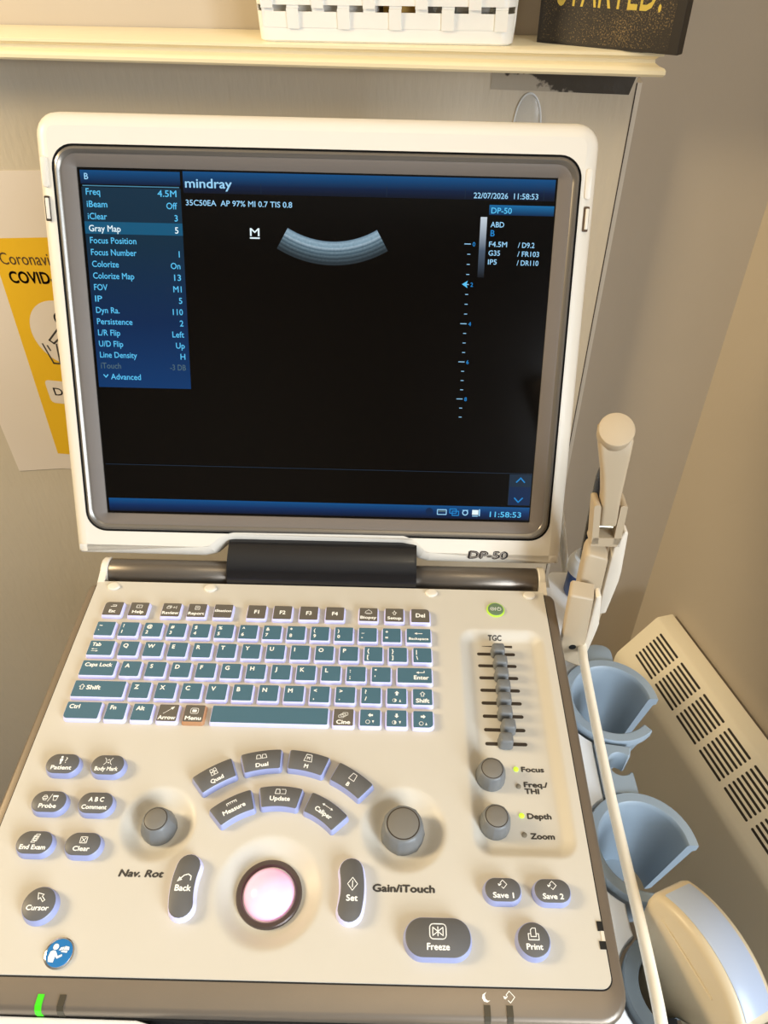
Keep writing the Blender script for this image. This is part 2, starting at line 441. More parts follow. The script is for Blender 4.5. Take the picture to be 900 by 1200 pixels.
# ------------------------------------------------------------------ wall heater
ht = tag(empty('panel_heater', WF @ Matrix.Translation((0.40, 0, 0.13))), 'long cream panel heater with dark grille slots mounted low on the side wall', 'heater')
def hprof(d): return [(0-0, 552), (-25, 556-d*0), (-29, 554.5), (-70, 505), (-73.5, 500), (-75, 494), (-75, 130), (0, 130)]
mb = MB(); P = [(-4, 552), (-6, 556), (-26, 556.4), (-29, 554.6), (-69, 506), (-73.4, 500), (-75, 493), (-75, 130), (-4, 130)]
mb.rings([[(x, y, z) for y, z in [(py if e == 0 else py*0.985-0.5, pz-e*0.8) for py, pz in P]] for x, e in ((67, 1), (68.5, 0), (778, 0), (779.5, 1))], 'heater_cream')
for zz in (470, 180): mb.box((420, -2, zz), (60, 4, 40), 'heater_cream')
mb.build('casing', ht, WF, org=(420, -30, 340), smooth=30)
mb = MB(); ux, uz = -(69-29)/62.8, (506-554.6)/62.8
for g in range(14):
    for r in range(8):
        t = 8 + r*6.0
        y = -29 + ux*t; z = 554.6 + uz*t
        x0 = 88+48.4*g; ny, nz = uz, -ux
        pts = rrect(x0+20.5, 0, 41, 2.9, 1.4, 3)
        mb.rings([[(px, y+py*ux*-1+ny*o, z+py*uz*-1+nz*o) for px, py in pts] for o in (-1.0, 0.12)], 'heater_dark')
mb.build('grille', ht, WF, org=(420, -48, 530), smooth=0)

# ------------------------------------------------------------------ poster, tape, hook on the painted board
PF = Matrix.Translation((0, 0, 0))
def vert(y): return lambda p: (p[0], y-p[2], p[1])          # drawing plane (x, z) facing the room
po = MB(); Y0 = 504.2
page = [(-578, 640), (-505, 654), (-190, 668), (-196, 1066), (-586, 1047)]
po.rings([[(x, Y0, z) for x, z in page], [(x, Y0+0.5, z) for x, z in page]], 'paper_white')
def sheet(pts, m, o): po.add([(x, Y0-o, z) for x, z in pts], [tuple(range(len(pts)))], m)
sheet([(-505, 680), (-225, 690), (-215, 1000), (-499, 979)], 'poster_yellow', 0.15)
sheet(circle(-440, 866, 43, 48), 'paper_white', 0.3)
sheet(rrect(-432, 781, 112, 34, 6), 'paper_white', 0.3)
pr = 0.045
text(po, 'Coronavirus', -493, 957, 0, 15, 'print_brown', 'L', 0.0, 0, pr, fit=85, xf=lambda p: (p[0], Y0-0.4, p[1]))
text(po, 'COVID-19', -488, 935, 0, 14.5, 'print_brown', 'L', 0.022, 0, pr, fit=74, xf=lambda p: (p[0], Y0-0.4, p[1]))
text(po, 'Dispose', -479, 782, 0, 12, 'print_dark', 'L', 0.004, 0, pr, fit=62, xf=lambda p: (p[0], Y0-0.4, p[1]))
ic = MB()
ic.stroke(circle(-438, 886, 7.5, 24), 2.2, 0, 'print_dark', True)
for q in ([(-446, 872), (-462, 856), (-457, 852), (-442, 864), (-440, 840), (-444, 826)], [(-434, 872), (-424, 858), (-428, 842), (-424, 826)],
          [(-473, 850), (-466, 824), (-457, 824), (-454, 851)], [(-467, 848), (-465, 842)], [(-446, 872), (-434, 872)]):
    ic.stroke(q, 2.2, 0, 'print_dark')
po.add([(x, Y0-0.4, z) for x, z, _ in ic.v], ic.f, 'print_dark')
pw = po.build('poster', None, None, org=(-390, Y0, 850), smooth=0, recalc=False)
tag(pw, 'yellow and white public health poster stuck on the painted board behind the machine', 'poster')

mb = MB(); pts = [(57, 1144), (110, 1143.6), (177, 1143), (180.5, 1156.5), (120, 1156.8), (57, 1157)]
mb.rings([[(x, 504.3, z) for x, z in pts], [(x, 504.95, z) for x, z in pts]], 'peeled_tape')
tag(mb.build('tape_strip', None, None, org=(100, 504.6, 1150), smooth=0), 'strip of dark tape half painted over just under the mantel end', 'tape')
hk = tag(empty('adhesive_hook', W_at(0.0925, 0.504, 1.115)), 'clear oval plastic adhesive hook stuck on the painted board above the screen', 'hook')
def oval(cx, cz, a, b, n=40): return [(cx+a*math.cos(2*PI*k/n), cz+b*math.sin(2*PI*k/n)) for k in range(n)]
mb = MB(); o1 = oval(92.5, 1115, 12, 27)
mb.rings([[(x, 504.6, z) for x, z in o1], [(x, 502.6, z) for x, z in o1], [(92.5+(x-92.5)*0.9, 501.8, 1115+(z-1115)*0.95) for x, z in o1]], 'hook_clear')
mb.tube([(x, 503.6, z) for x, z in o1+o1[:1]], 0.8, 'bottle_white', 8)
mb.build('base_plate', hk, None, org=(92.5, 503, 1115))
mb = MB(); mb.tube([(92.5, 501.5, 1104), (92.5, 494, 1098), (92.5, 490, 1101), (92.5, 489, 1107)], 3, 'hook_clear', 10)
mb.build('hook_arm', hk, None, org=(92.5, 496, 1100))

# ------------------------------------------------------------------ things on the mantel
BF = W_at(-0.0325, 0.489, 1.1826, math.radians(1.2)); MZ = 0.0
bk = tag(empty('storage_basket', BF), 'white woven plastic storage basket standing on the mantel', 'basket')
mb = MB(); w, d = 212, 64
base = rrect(0, 0, w, d, 10, 5)
mb.loft([(offset(base, -2), 0), (base, 1.5), (offset(base, 0.6), 9), (offset(base, 0.2), 11)], 'basket_white')
mb.build('basket_base', bk, BF, smooth=35)
mb = MB()
for zc in (16.2, 31, 44, 57, 70, 83):
    hgt = 11.0 if zc < 20 else 9.3
    up = offset(base, zc*0.045)
    mb.rings([[(x, y, zc-hgt/2) for x, y in up], [(x, y, zc+hgt/2) for x, y in up], [(x, y, zc+hgt/2) for x, y in offset(up, -1.6)], [(x, y, zc-hgt/2) for x, y in offset(up, -1.6)]], 'basket_white', closed=True)
mb.rings([[(x, y, 92) for x, y in offset(base, 4)], [(x, y, 100) for x, y in offset(base, 6)], [(x, y, 100) for x, y in offset(base, 1)], [(x, y, 92) for x, y in offset(base, 1)]], 'basket_white', closed=True)
mb.build('woven_band', bk, BF, smooth=35)
mb = MB(); n = 9
for k in range(n+1):
    x = -w/2+10+(w-20)*k/n
    for sy in (-1, 1):
        for j in range(7):
            o = 0.8 if (j+k) % 2 else -1.2
            y0 = sy*(d/2+o+(10+13*j)*0.045); y1 = sy*(d/2+o+(23+13*j)*0.045)
            z0, z1 = (10, 24.2) if j == 0 else (11.2+13*j, 24.4+13*j)
            mb.add([(x-5, y0-0.6, z0), (x+5, y0-0.6, z0), (x+5, y0+0.6, z0), (x-5, y0+0.6, z0),
                    (x-5, y1-0.6, z1), (x+5, y1-0.6, z1), (x+5, y1+0.6, z1), (x-5, y1+0.6, z1)],
                   [(0, 1, 2, 3), (4, 5, 6, 7), (0, 1, 5, 4), (1, 2, 6, 5), (2, 3, 7, 6), (3, 0, 4, 7)], 'basket_white')
for k in range(3):
    y = -d/2+12+(d-24)*k/2
    for sx in (-1, 1):
        mb.box((sx*(w/2+2), y, 54), (1.3, 8, 90), 'basket_white', Matrix.Rotation(sx*0.045, 3, 'Y'))
mb.build('woven_strip', bk, BF, smooth=0)
for (x, y, sx, sy, sz, m, lab) in ((-52, 4, 92, 46, 70, 'carton_white', 'white carton inside the left half of the white basket'),
                                  (14, 2, 30, 48, 64, 'carton_amber', 'amber carton in the middle of the white basket'),
                                  (64, 2, 58, 48, 58, 'carton_silver', 'silver pack inside the right half of the white basket')):
    mb = MB(); mb.prism(rrect(x, y, sx, sy, 1.5, 2), 11.1, 11.1+sz, m, 0.8)
    tag(mb.build('carton', None, BF, org=(x, y, 11)), lab, 'carton')
SB = W_at(0.093, 0.487, 1.1826, math.atan2(432-487, 199-93))
mb = MB(); mb.prism(rrect(60, 5.5, 120, 11, 0.6, 2), 0.1, 122, 'box_black', 0.5)
mb.add([(3, -0.12, 2), (112, -0.12, 2), (113, -0.12, 119), (3, -0.12, 119)], [(0, 1, 2, 3)], 'black_glitter')
text(mb, 'STARTED.', 15, 42.5, 0, 32, 'gold_letter', 'L', 0.0, 0, 0, fit=86, xf=lambda p: (p[0], -0.3, p[1]))
tag(mb.build('sign_box', None, SB, smooth=0), 'black glitter sign block with thin gold lettering on the end of the mantel', 'sign')

# ------------------------------------------------------------------ trolley
TB = W_at(0.0056, -0.0125, FZ)
tr = tag(empty('trolley', TB), 'white ultrasound trolley carrying the machine with blue probe cups along its side', 'trolley')
CUP = [(205, 63.5), (203.5, -37)]; C3 = (204, -110)
def arc(c, r, a0, a1, n=16): return [(c[0]+r*math.cos(math.radians(a0+(a1-a0)*k/n)), c[1]+r*math.sin(math.radians(a0+(a1-a0)*k/n))) for k in range(n+1)]
out = [(-148, -138), (186, -150)] + arc(C3, 29.6, 240, 122) + [(187.6, -81), (187.2, -73)] + arc(CUP[1], 34.6, 242, 118) + [(187.5, -4), (187.5, 28)] + arc(CUP[0], 34.6, 240, 118) + [(190, 98), (196, 150), (180, 170), (-148, 160)]
mb = MB(); mb.loft([(out, -62), (out, -47), (offset(out, -1.2), -45.0)], 'white_plastic')
mb.build('platform', tr, D, org=(0, 0, -50), smooth=40)
a0 = TB @ Matrix.Identity(4)
mb = MB(); mb.prism(rrect(0, 30, 110, 110, 20), 70, 1266, 'white_plastic'); mb.build('column', tr, TB)
mb = MB(); mb.prism(rrect(0, 115, 320, 430, 25), 480, 1105, 'shade_block_grey'); mb.build('shade_block', tr, TB)  # unseen block added under the platform to keep lamp light off the heater front
mb = MB(); mb.prism(rrect(0, 0, 480, 420, 90), 58, 92, 'white_plastic', 8); mb.build('base', tr, TB)
for sx in (-1, 1):
    for sy in (-1, 1):
        cs = MB(); cs.prism(circle(sx*195, sy*165, 16), 40, 58.5, 'holder_slate'); c_ = cs.build('caster', tr, TB, org=(sx*195, sy*165, 50))
        wh = MB(); wh.lathe([(6, -12), (25, -12), (28, -8), (28, 8), (25, 12), (6, 12)], 'rubber_black', (sx*195, sy*165, 28), 28, (1, 0, 0)); wh.build('wheel', c_, TB, org=(sx*195, sy*165, 28))
def cup_mesh(mb, c, prof, a0, a1, m, n=48):
    """open cup: a wall profile swept round, leaving the cable slot"""
    rg = []
    for k in range(n+1):
        a = math.radians(a0+(a1-a0)*k/n)
        rg.append([(c[0]+r*math.cos(a), c[1]+r*math.sin(a), z) for r, z in prof])
    mb.rings(rg, m)
CP = [(27.2, -40), (32.4, -40), (33, -41), (33, -46.5), (31, -48), (21, -104), (19.5, -106), (17, -106), (25.8, -44), (26.3, -41)]
for k, c in enumerate(CUP):
    mb = MB(); cup_mesh(mb, c, CP, 1, 313, 'holder_blue')
    if k == 0:
        mb.prism(rpoly([(196, 94), (214, 93), (214, 110), (196, 112)], [1, 1, 7, 7]), -46, -41.5, 'holder_blue', 1)
        mb.prism(circle(c[0], c[1], 20.6, 40), -105.5, -103, 'holder_slate')
    else:
        mb.prism(arc(c, 20.6, 60, 250, 24), -105.5, -103, 'holder_blue')
    mb.build('probe_holder', tr, D, org=(c[0], c[1], -46), smooth=40)
mb = MB(); cup_mesh(mb, C3, [(20.8, -40), (27.4, -40), (28, -41), (28, -47), (26, -49), (20, -104), (15, -104), (19.5, -44), (20.2, -41)], 1, 313, 'holder_slate')
mb.prism(circle(C3[0], C3[1], 16.5, 32), -104, -101, 'black_matte')
mb.build('probe_holder', tr, D, org=(C3[0], C3[1], -46), smooth=40)['label'] = 'dark slate probe holder'
# small pencil-probe clip between the two cups
nt_ = arc((201.5, 15.5), 7.6, 320, 40, 20)[::-1]
cl = [(187.8, -4), (209, -6), (208.5, 9.5)] + arc((201.5, 15.5), 7.6, -40, -320, 20) + [(209, 21.5), (211, 28), (187.8, 31)]
mb = MB(); mb.loft([(cl, -60), (cl, -42.2), (offset(cl, -0.8), -41.2)], 'holder_blue'); mb.build('cable_clip', tr, D, org=(200, 14, -50), smooth=40)

# ------------------------------------------------------------------ ultrasound machine
um = tag(empty('ultrasound_machine', D @ Matrix.Translation((0, 0, -0.045))), 'cream portable ultrasound machine with open screen lid and full keyboard', 'ultrasound machine')
ho = rpoly([(-164.5, -136), (164.5, -136), (167.5, 124), (-164.5, 124)], [14, 14, 6, 6], 6)
mb = MB(); mb.loft([(offset(ho, -6), -45), (offset(ho, -0.5), -38), (ho, -30), (ho, -9)], 'white_plastic')
mb.build('base_housing', um, D, org=(0, 0, -25), smooth=40)
tp = rpoly([(-158.6, -122.4), (158, -122.4), (161, 125.5), (-158, 125)], [2, 6, 3, 3], 6)
mb = MB(); NI = len(ho)
inn_ = [(max(-156.5, min(156.5, x)), max(-120.5, min(122.5, y))) for x, y in ho]
mb.rings([[(x, y, z) for x, y in p] for p, z in ((offset(ho, 0.5), -10), (offset(ho, 0.5), -5.0), (offset(ho, 0.1), -3.2), (offset(ho, -0.7), -1.9), (offset(ho, -2.4), -1.15), (inn_, -0.9), (inn_, -8.5))], 'taupe_trim', cap0=False, cap1=False)
mb.build('trim_frame', um, D, org=(0, 0, -5), smooth=50)

def well(x, y):
    h = 0.0
    for cx, cy, R, rf, dp in ((-74, -48.7, 21.5, 11.0, 6.0), (59.5, -48.3, 24.3, 13, 6.4), (-9.5, -82, 28.8, 17.0, 5.0)):
        r = math.hypot(x-cx, y-cy)
        if r < R: h -= dp*smooth01((R-r)/(R-rf))
    cx, cy, hw, hh, cr = 125, 13.7, 28.6, 76.5, 11
    qx, qy = abs(x-cx)-hw+cr, abs(y-cy)-hh+cr
    sd = math.hypot(max(qx, 0), max(qy, 0)) + min(max(qx, qy), 0) - cr
    if sd < 0: h -= 5.0*smooth01(-sd/8.5)
    return h
mb = MB(); NX, NY = 270, 210
x0, x1, y0, y1 = -158.3, 158.3, -122.2, 124.8
def edge(x, y):
    t = (y-y0)/(y1-y0); x = x*(1+0.009*t) if x > 0 else x
    return x
vsx = []
for j in range(NY+1):
    for i in range(NX+1):
        x = x0+(x1-x0)*i/NX; y = y0+(y1-y0)*j/NY
        cr = 5.0; ax = abs(x)-(158.3-cr); ay = (y0+cr)-y
        if ax > 0 and ay > 0:
            l = math.hypot(ax, ay)
            if l > cr:
                sx = 1 if x > 0 else -1
                x = sx*(158.3-cr+ax*cr/l); y = y0+cr-ay*cr/l
        vsx.append((edge(x, y), y, well(x, y)))
fs = [(j*(NX+1)+i, j*(NX+1)+i+1, (j+1)*(NX+1)+i+1, (j+1)*(NX+1)+i) for j in range(NY) for i in range(NX)]
bd = [i for i in range(NX+1)] + [j*(NX+1)+NX for j in range(1, NY+1)] + [NY*(NX+1)+i for i in range(NX-1, -1, -1)] + [j*(NX+1) for j in range(NY-1, 0, -1)]
nb = len(vsx); vsx += [(vsx[i][0], vsx[i][1], -2.2) for i in bd]
for k in range(len(bd)): fs.append((bd[k], nb+k, nb+(k+1) % len(bd), bd[(k+1) % len(bd)]))
mb.add(vsx, fs, 'cream_plastic')
rim_ = [vsx[i][:2] for i in bd]
g0, g1 = offset(rim_, 0.1), offset(rim_, 0.75); nr = len(rim_)
mb.add([(x, y, -0.8) for x, y in g0]+[(x, y, -0.8) for x, y in g1], [(i, (i+1) % nr, nr+(i+1) % nr, nr+i) for i in range(nr)], 'black_matte')
zf = lambda x, y: well(x, y)+0.1
text(mb, 'Nav. Rot', -76, -75, 0, 3.6, 'print_dark', 'C', 0.036, 0.2, 0, fit=22.5, zf=zf)
text(mb, 'Gain/iTouch', 59.7, -79.3, 0, 3.7, 'print_dark', 'C', 0.036, 0, 0, fit=31.5, zf=zf)
text(mb, 'TGC', 122, 85.0, 0, 2.9, 'print_dark', 'C', 0.036, 0, 0, fit=9, zf=zf)
for s_, x, y, f_ in (('Focus', 129.2, -9.4, 13.0), ('Freq./', 129.6, -18.8, 13.4), ('THI', 129.6, -22.8, 8.0), ('Depth', 129.2, -37.4, 13.2), ('Zoom', 129.6, -48.6, 13.0)):
    text(mb, s_, x, y, 0, 3.2, 'print_dark', 'L', 0.036, 0, 0, fit=f_, zf=zf)
mb.add([(x, y, well(x, y)+0.12) for x, y in ((113, 79.2), (133.4, 79.9), (133.4, 77.9), (113, 78.9))], [(0, 1, 2, 3)], 'slot_dark')
top = mb.build('top_panel', um, D, smooth=50)
YS = [72.6-9.43*k for k in range(8)]
for y in YS:
    mb = MB(); zz = -5.0
    mb.prism(rrect(122, y, 25.4, 2.3, 1.1, 4), zz-0.5, zz+0.12, 'slot_dark'); mb.build('slider_slot', um, D, org=(122, y, zz))
mb = MB()
b0 = rrect(0, 0, 8.2, 6.2, 1.6, 4); b1 = rpoly([(-3.9, -2.6), (3.9, -2.6), (3.9, 1.2), (2.2, 2.9), (-2.2, 2.9), (-3.9, 1.2)], [0.8, 0.8, 1.2, 1.2, 1.2, 1.2], 3)
mb.prism(rrect(0, 0, 2.4, 1.8, 0.6, 2), -0.2, 1.2, 'slot_dark')
b1 = rrect(0, 0, 8.6, 7.6, 2.0, 4)
mb.loft([(offset(b1, 0.3), 1.0), (b1, 2.0), (offset(b1, -0.1), 6.6), (offset(b1, -0.4), 7.8), (offset(b1, -0.9), 8.5), (offset(b1, -1.6), 8.8)], 'knob_grey')
proto = None
for k, y in enumerate(YS):
    x = 122 + (0.8, 1.6, 1.4, 1.6, 1.2, 0.8, 1.8, -0.8)[k]
    fr = D @ Matrix.Translation((x*S, y*S, -5.0*S))
    if proto is None: proto = mb.build('slider_knob', um, fr, smooth=45)
    else:
        c_ = proto.copy(); COL.objects.link(c_); c_.parent = um; c_.matrix_local = WORLD[um.name].inverted() @ fr; WORLD[c_.name] = fr

# --- keys
def arrow_pts(kind, x, y, s):
    if kind == 'U': return [[(x, y+s), (x-s, y), (x-s*0.4, y), (x-s*0.4, y-s), (x+s*0.4, y-s), (x+s*0.4, y), (x+s, y)]]
def icon(mb, kind, x, y, z, s, m):
    """small pictograms drawn as strokes; s = half size"""
    st = lambda p, w=0.32, c=False: mb.stroke([(x+a*s, y+b*s) for a, b in p], w, z, m, c)
    fl = lambda p: mb.flat([(x+a*s, y+b*s) for a, b in p], z, m)
    rot = {'up': 0, 'left': PI/2, 'down': PI, 'right': -PI/2}
    if kind in rot:
        c, q = math.cos(rot[kind]), math.sin(rot[kind])
        fl([(a*c-b*q, a*q+b*c) for a, b in ((0, 1), (-0.9, 0.05), (-0.38, 0.05), (-0.38, -0.9), (0.38, -0.9), (0.38, 0.05), (0.9, 0.05))])
    elif kind == 'shift': st([(0, 1.1), (-1, 0.1), (-0.5, 0.1), (-0.5, -1), (0.5, -1), (0.5, 0.1), (1, 0.1)], 0.38, True)
    elif kind == 'setup': st([(0, 1.4), (-0.2, 0.7), (-1, 0.1), (-0.4, 0), (-0.4, -0.9), (0.4, -0.9), (0.4, 0), (1, 0.1), (0.2, 0.7)], 0.34, True)
    elif kind == 'bs': st([(-1, 0), (1.6, 0)], 0.5); fl([(-1.9, 0), (-0.7, 0.6), (-0.7, -0.6)])
    elif kind == 'enter': st([(-1, 0), (1.5, 0), (1.5, 0.8)], 0.5); fl([(-2, 0), (-0.8, 0.65), (-0.8, -0.65)])
    elif kind == 'tab':
        st([(-1.6, 0.6), (1, 0.6)], 0.3); fl([(-2, 0.6), (-0.9, 1.05), (-0.9, 0.15)]); st([(-1.6, -0.6), (1, -0.6)], 0.3); fl([(1.8, -0.6), (0.6, -0.15), (0.6, -1.05)])
    elif kind == 'esc': st([(-1.6, -0.4), (1.4, -0.4), (1.4, 0.6), (-0.6, 0.6)], 0.42)
    elif kind == 'help': st([(-1.2, -0.8), (-1.2, 0.8), (1.2, 0.8), (1.2, -0.8)], 0.34, True); text(mb, '?', x, y, z, s*1.2, m)
    elif kind == 'review':
        st([(-2, -0.6), (-2, 0.4), (-0.6, 0.4), (-0.6, -0.6)], 0.34, True); st([(-1.6, 0.4), (-1.6, 0.8), (-0.2, 0.8), (-0.2, -0.2), (-0.6, -0.2)], 0.34)
        st([(0.5, 0), (1.6, 0)], 0.3); st([(1, -0.5), (1, 0.5)], 0.3); st([(2, -0.7), (2, 0.7)], 0.34)
    elif kind == 'report': st([(-1, -1), (-1, 1), (0.6, 1), (1, 0.6), (1, -1)], 0.34, True); st([(-0.5, 0.3), (0.5, 0.3)], 0.3); st([(-0.5, -0.3), (0.5, -0.3)], 0.3)
    elif kind == 'biopsy': st([(-1.4, -0.5), (-1.2, 0.3), (-0.4, 0.8), (0, 1.3), (0.4, 0.8), (1.2, 0.3), (1.4, -0.5)], 0.3, True); st([(-0.9, -0.9), (0.9, -0.9)], 0.25)
    elif kind == 'arrow': st([(-1.3, -1), (1, 0.8)], 0.3); fl([(1.5, 1.2), (0.4, 0.9), (1.0, 0.2)])
    elif kind == 'menu': st(rrect(0, 0, 2.6, 2.0, 0.5, 3), 0.34, True); fl(rrect(0, 0, 1.5, 1.0, 0.2, 2))
    elif kind == 'cine':
        for d_ in (0, 0.7, 1.4):
            q = rrect(-0.8+d_, -0.5+d_*0.7, 1.9, 1.1, 0.3, 2); st(q, 0.28, True)
    elif kind == 'half': st(circle(0, 0, 0.8, 20), 0.3, True); fl([(0, -0.8)]+[(0.8*math.sin(a), -0.8*math.cos(a)) for a in [PI*k/8 for k in range(1, 9)]])
    elif kind == 'ring': st(circle(0, 0, 0.8, 20), 0.42, True)
    elif kind == 'triu': fl([(0, 0.8), (-0.5, -0.7), (0.5, -0.7)])
    elif kind == 'trid': fl([(0, -0.8), (0.5, 0.7), (-0.5, 0.7)])
    elif kind == 'patient':
        fl(circle(-0.8, 1.15, 0.42, 14)); fl([(-1.35, 0.6), (-1.35, -0.35), (-1.1, -0.35), (-1.1, -1.5), (-0.5, -1.5), (-0.5, -0.35), (-0.25, -0.35), (-0.25, 0.6)]); text(mb, '?', x+s*0.95, y+0.1*s, z, s*2.2, m)
    elif kind == 'body':
        st([(-1.4, 1.3), (-0.7, 0.5), (-0.7, -0.5), (-1.4, -1.3)], 0.3); st([(1.4, 1.3), (0.7, 0.5), (0.7, -0.5), (1.4, -1.3)], 0.3); st([(-0.1, 0.5), (0.2, 0.7)], 0.5); st([(-0.1, -0.4), (0.2, -0.6)], 0.5); st([(0.5, 0.05), (0.7, 0)], 0.3)
    elif kind == 'probe':
        st([(-2.6, 0), (-2.1, 0.8), (-1.3, 0.8), (-0.8, 0), (-1.3, -0.8), (-2.1, -0.8)], 0.34, True); st([(-2.2, 0.3), (-1.2, 0.3)], 0.3); st([(-2.2, -0.3), (-1.2, -0.3)], 0.3)
        st([(-0.5, -1.3), (0.5, 1.3)], 0.3); fl([(0.9, 0.9), (0.9, 0.3), (2.7, 0.3), (2.7, 0.9)]); st([(1.1, 0.2), (1.3, -0.9), (2.3, -0.9), (2.5, 0.2)], 0.3)
    elif kind == 'doc':
        for q in (0, 0.5): st([(-1.1+q, -1.3+q), (-0.5+q, 0.9+q), (0.7+q, 0.9+q), (0.1+q, -1.3+q)], 0.3, True)
        for q in (-0.6, 0, 0.5): st([(-0.6, q), (0.4, q)], 0.3)
    elif kind == 'clear': st(rrect(0, 0, 2.2, 2.0, 0.1, 2), 0.34, True); st([(-0.7, -0.7), (0.7, 0.7)], 0.32); st([(-0.7, 0.7), (0.7, -0.7)], 0.32)
    elif kind == 'cursor': st([(-1.2, 1.3), (-0.7, -0.5), (-0.2, 0), (0.8, -1.1), (1.3, -0.6), (0.2, 0.4), (0.6, 0.9)], 0.36, True); 
    elif kind == 'quad':
        for a in (-0.6, 0.6):
            for b in (-0.6, 0.6): st([(a-0.5, b-0.5), (a-0.35, b+0.5), (a+0.35, b+0.5), (a+0.5, b-0.5)], 0.3, True)
    elif kind == 'dual':
        for a in (-1.0, 1.0): st([(a-0.85, -0.7), (a-0.65, 0.7), (a+0.55, 0.7), (a+0.85, -0.7)], 0.34, True)
    elif kind == 'trap': st([(-1.0, -1.1), (-0.7, 1.1), (0.7, 1.1), (1.0, -1.1)], 0.32, True)
    elif kind == 'mtrap': st([(-1.2, -1.1), (-0.8, 1.1), (0.8, 1.1), (1.2, -1.1)], 0.32, True); text(mb, 'M', x, y, z, s*1.0, m, bold=0.01)
    elif kind == 'measure': st([(-1.8, -0.5), (-1.8, 0.3), (1.8, 0.3), (1.8, -0.5)], 0.36); [st([(q, -0.4), (q, 0.2)], 0.25) for q in (-1.1, -0.4, 0.4, 1.1)]
    elif kind == 'update': st([(-2.0, -0.8), (-1.7, 0.9), (-0.4, 0.9), (-0.2, -0.8)], 0.34, True); [st([(0.3+q, 0.9), (0.6+q, 0.9)], 0.3) for q in (0, 0.6, 1.2)]; [st([(0.3+q, -0.8), (0.6+q, -0.8)], 0.3) for q in (0, 0.6, 1.2)]; st([(1.9, 0.5), (1.9, 0.1)], 0.3); st([(1.9, -0.2), (1.9, -0.6)], 0.3)
    elif kind == 'caliper': [st([(q, 0), (q+0.4, 0)], 0.3) for q in (-1.3, -0.6, 0.1, 0.8)]; fl([(-2.2, 0), (-1.4, 0.45), (-1.4, -0.45)]); fl([(2.2, 0), (1.4, 0.45), (1.4, -0.45)])
    elif kind == 'back': st([(-1.5, -0.5), (-0.4, 0.6), (0.6, 0.9), (1.4, 0.4), (1.4, -0.5)], 0.55); fl([(-2.0, -1.0), (-0.7, -0.5), (-1.5, 0.3)])
    elif kind == 'set': st([(0, 1.5), (-1.2, 0), (0, -1.5), (1.2, 0)], 0.36, True); st([(0, 0.7), (0, -0.7)], 0.4)
    elif kind == 'freeze': st(rrect(0, 0, 3.2, 2.7, 0.7, 4), 0.5, True); st([(-1.0, 0.75), (-1.0, -0.75), (0, 0)], 0.42, True); st([(1.0, 0.75), (1.0, -0.75), (0, 0)], 0.42, True); st([(0, 0.8), (0, -0.8)], 0.42)
    elif kind == 'save': st([(0.1, 1.3), (-0.7, 0.5), (-0.4, 0.2), (-0.9, -0.3), (-1.1, -0.1)], 0.32); st([(0.1, 1.3), (1.3, 0.1), (0.2, -1.1), (-0.3, -0.6)], 0.32); fl([(-1.4, 0.3), (-0.6, 0.1), (-1.2, -0.4)])
    elif kind == 'print': st([(-1.2, 0.1), (-1.2, -1.2), (1.2, -1.2), (1.2, 0.1)], 0.42); st([(-0.6, -0.5), (-0.6, 0.9), (-0.2, 1.3), (0.6, 1.3), (0.6, -0.5)], 0.36, True); st([(-1.2, 0.1), (-0.7, 0.1)], 0.36); st([(1.2, 0.1), (0.7, 0.1)], 0.36)
    elif kind == 'moon': fl([(0.2, 1.0), (-0.2, 0.4), (-0.1, -0.3), (0.4, -0.75), (1.0, -0.7), (0.3, -1.1), (-0.5, -0.9), (-0.9, -0.2), (-0.7, 0.5)])

def key(x, ytop, w, h, m, edge_m, legends, corner=None):
    """one key cap: flared skirt, flat top, printed legend"""
    cx, cy = x+w/2, ytop-h/2; mb = MB()
    r = [0.7]*4
    if corner is not None: r[corner] = 2.6
    P = rpoly([(x, ytop-h), (x+w, ytop-h), (x+w, ytop), (x, ytop)], r, 4)
    mb.loft([(offset(P, 1.0), 0.0), (offset(P, 0.95), 0.5), (offset(P, 0.25), 2.7), (P, 3.0)], [edge_m]*3, capm=m)
    for lg in legends:
        kind, val, lx, ly, sz = lg[:5]
        al = lg[5] if len(lg) > 5 else 'L'; fit = lg[6] if len(lg) > 6 else None
        px = x+lx if al != 'R' else x+w-lx
        if al == 'C': px = cx+lx
        if kind == 't': text(mb, val, px, ytop-ly, 3.06, sz*1.22, 'legend_white', al, 0.028, 0, 0, fit=fit*1.08 if fit else None)
        else: icon(mb, val, px, ytop-ly, 3.06, sz, 'legend_white')
    return mb.build('key', um, D, org=(cx, cy, 0), smooth=30)
KB, KG, BE = 'key_blue', 'key_grey', 'backlit_edge'
yk = 103.3; hh = 11.5
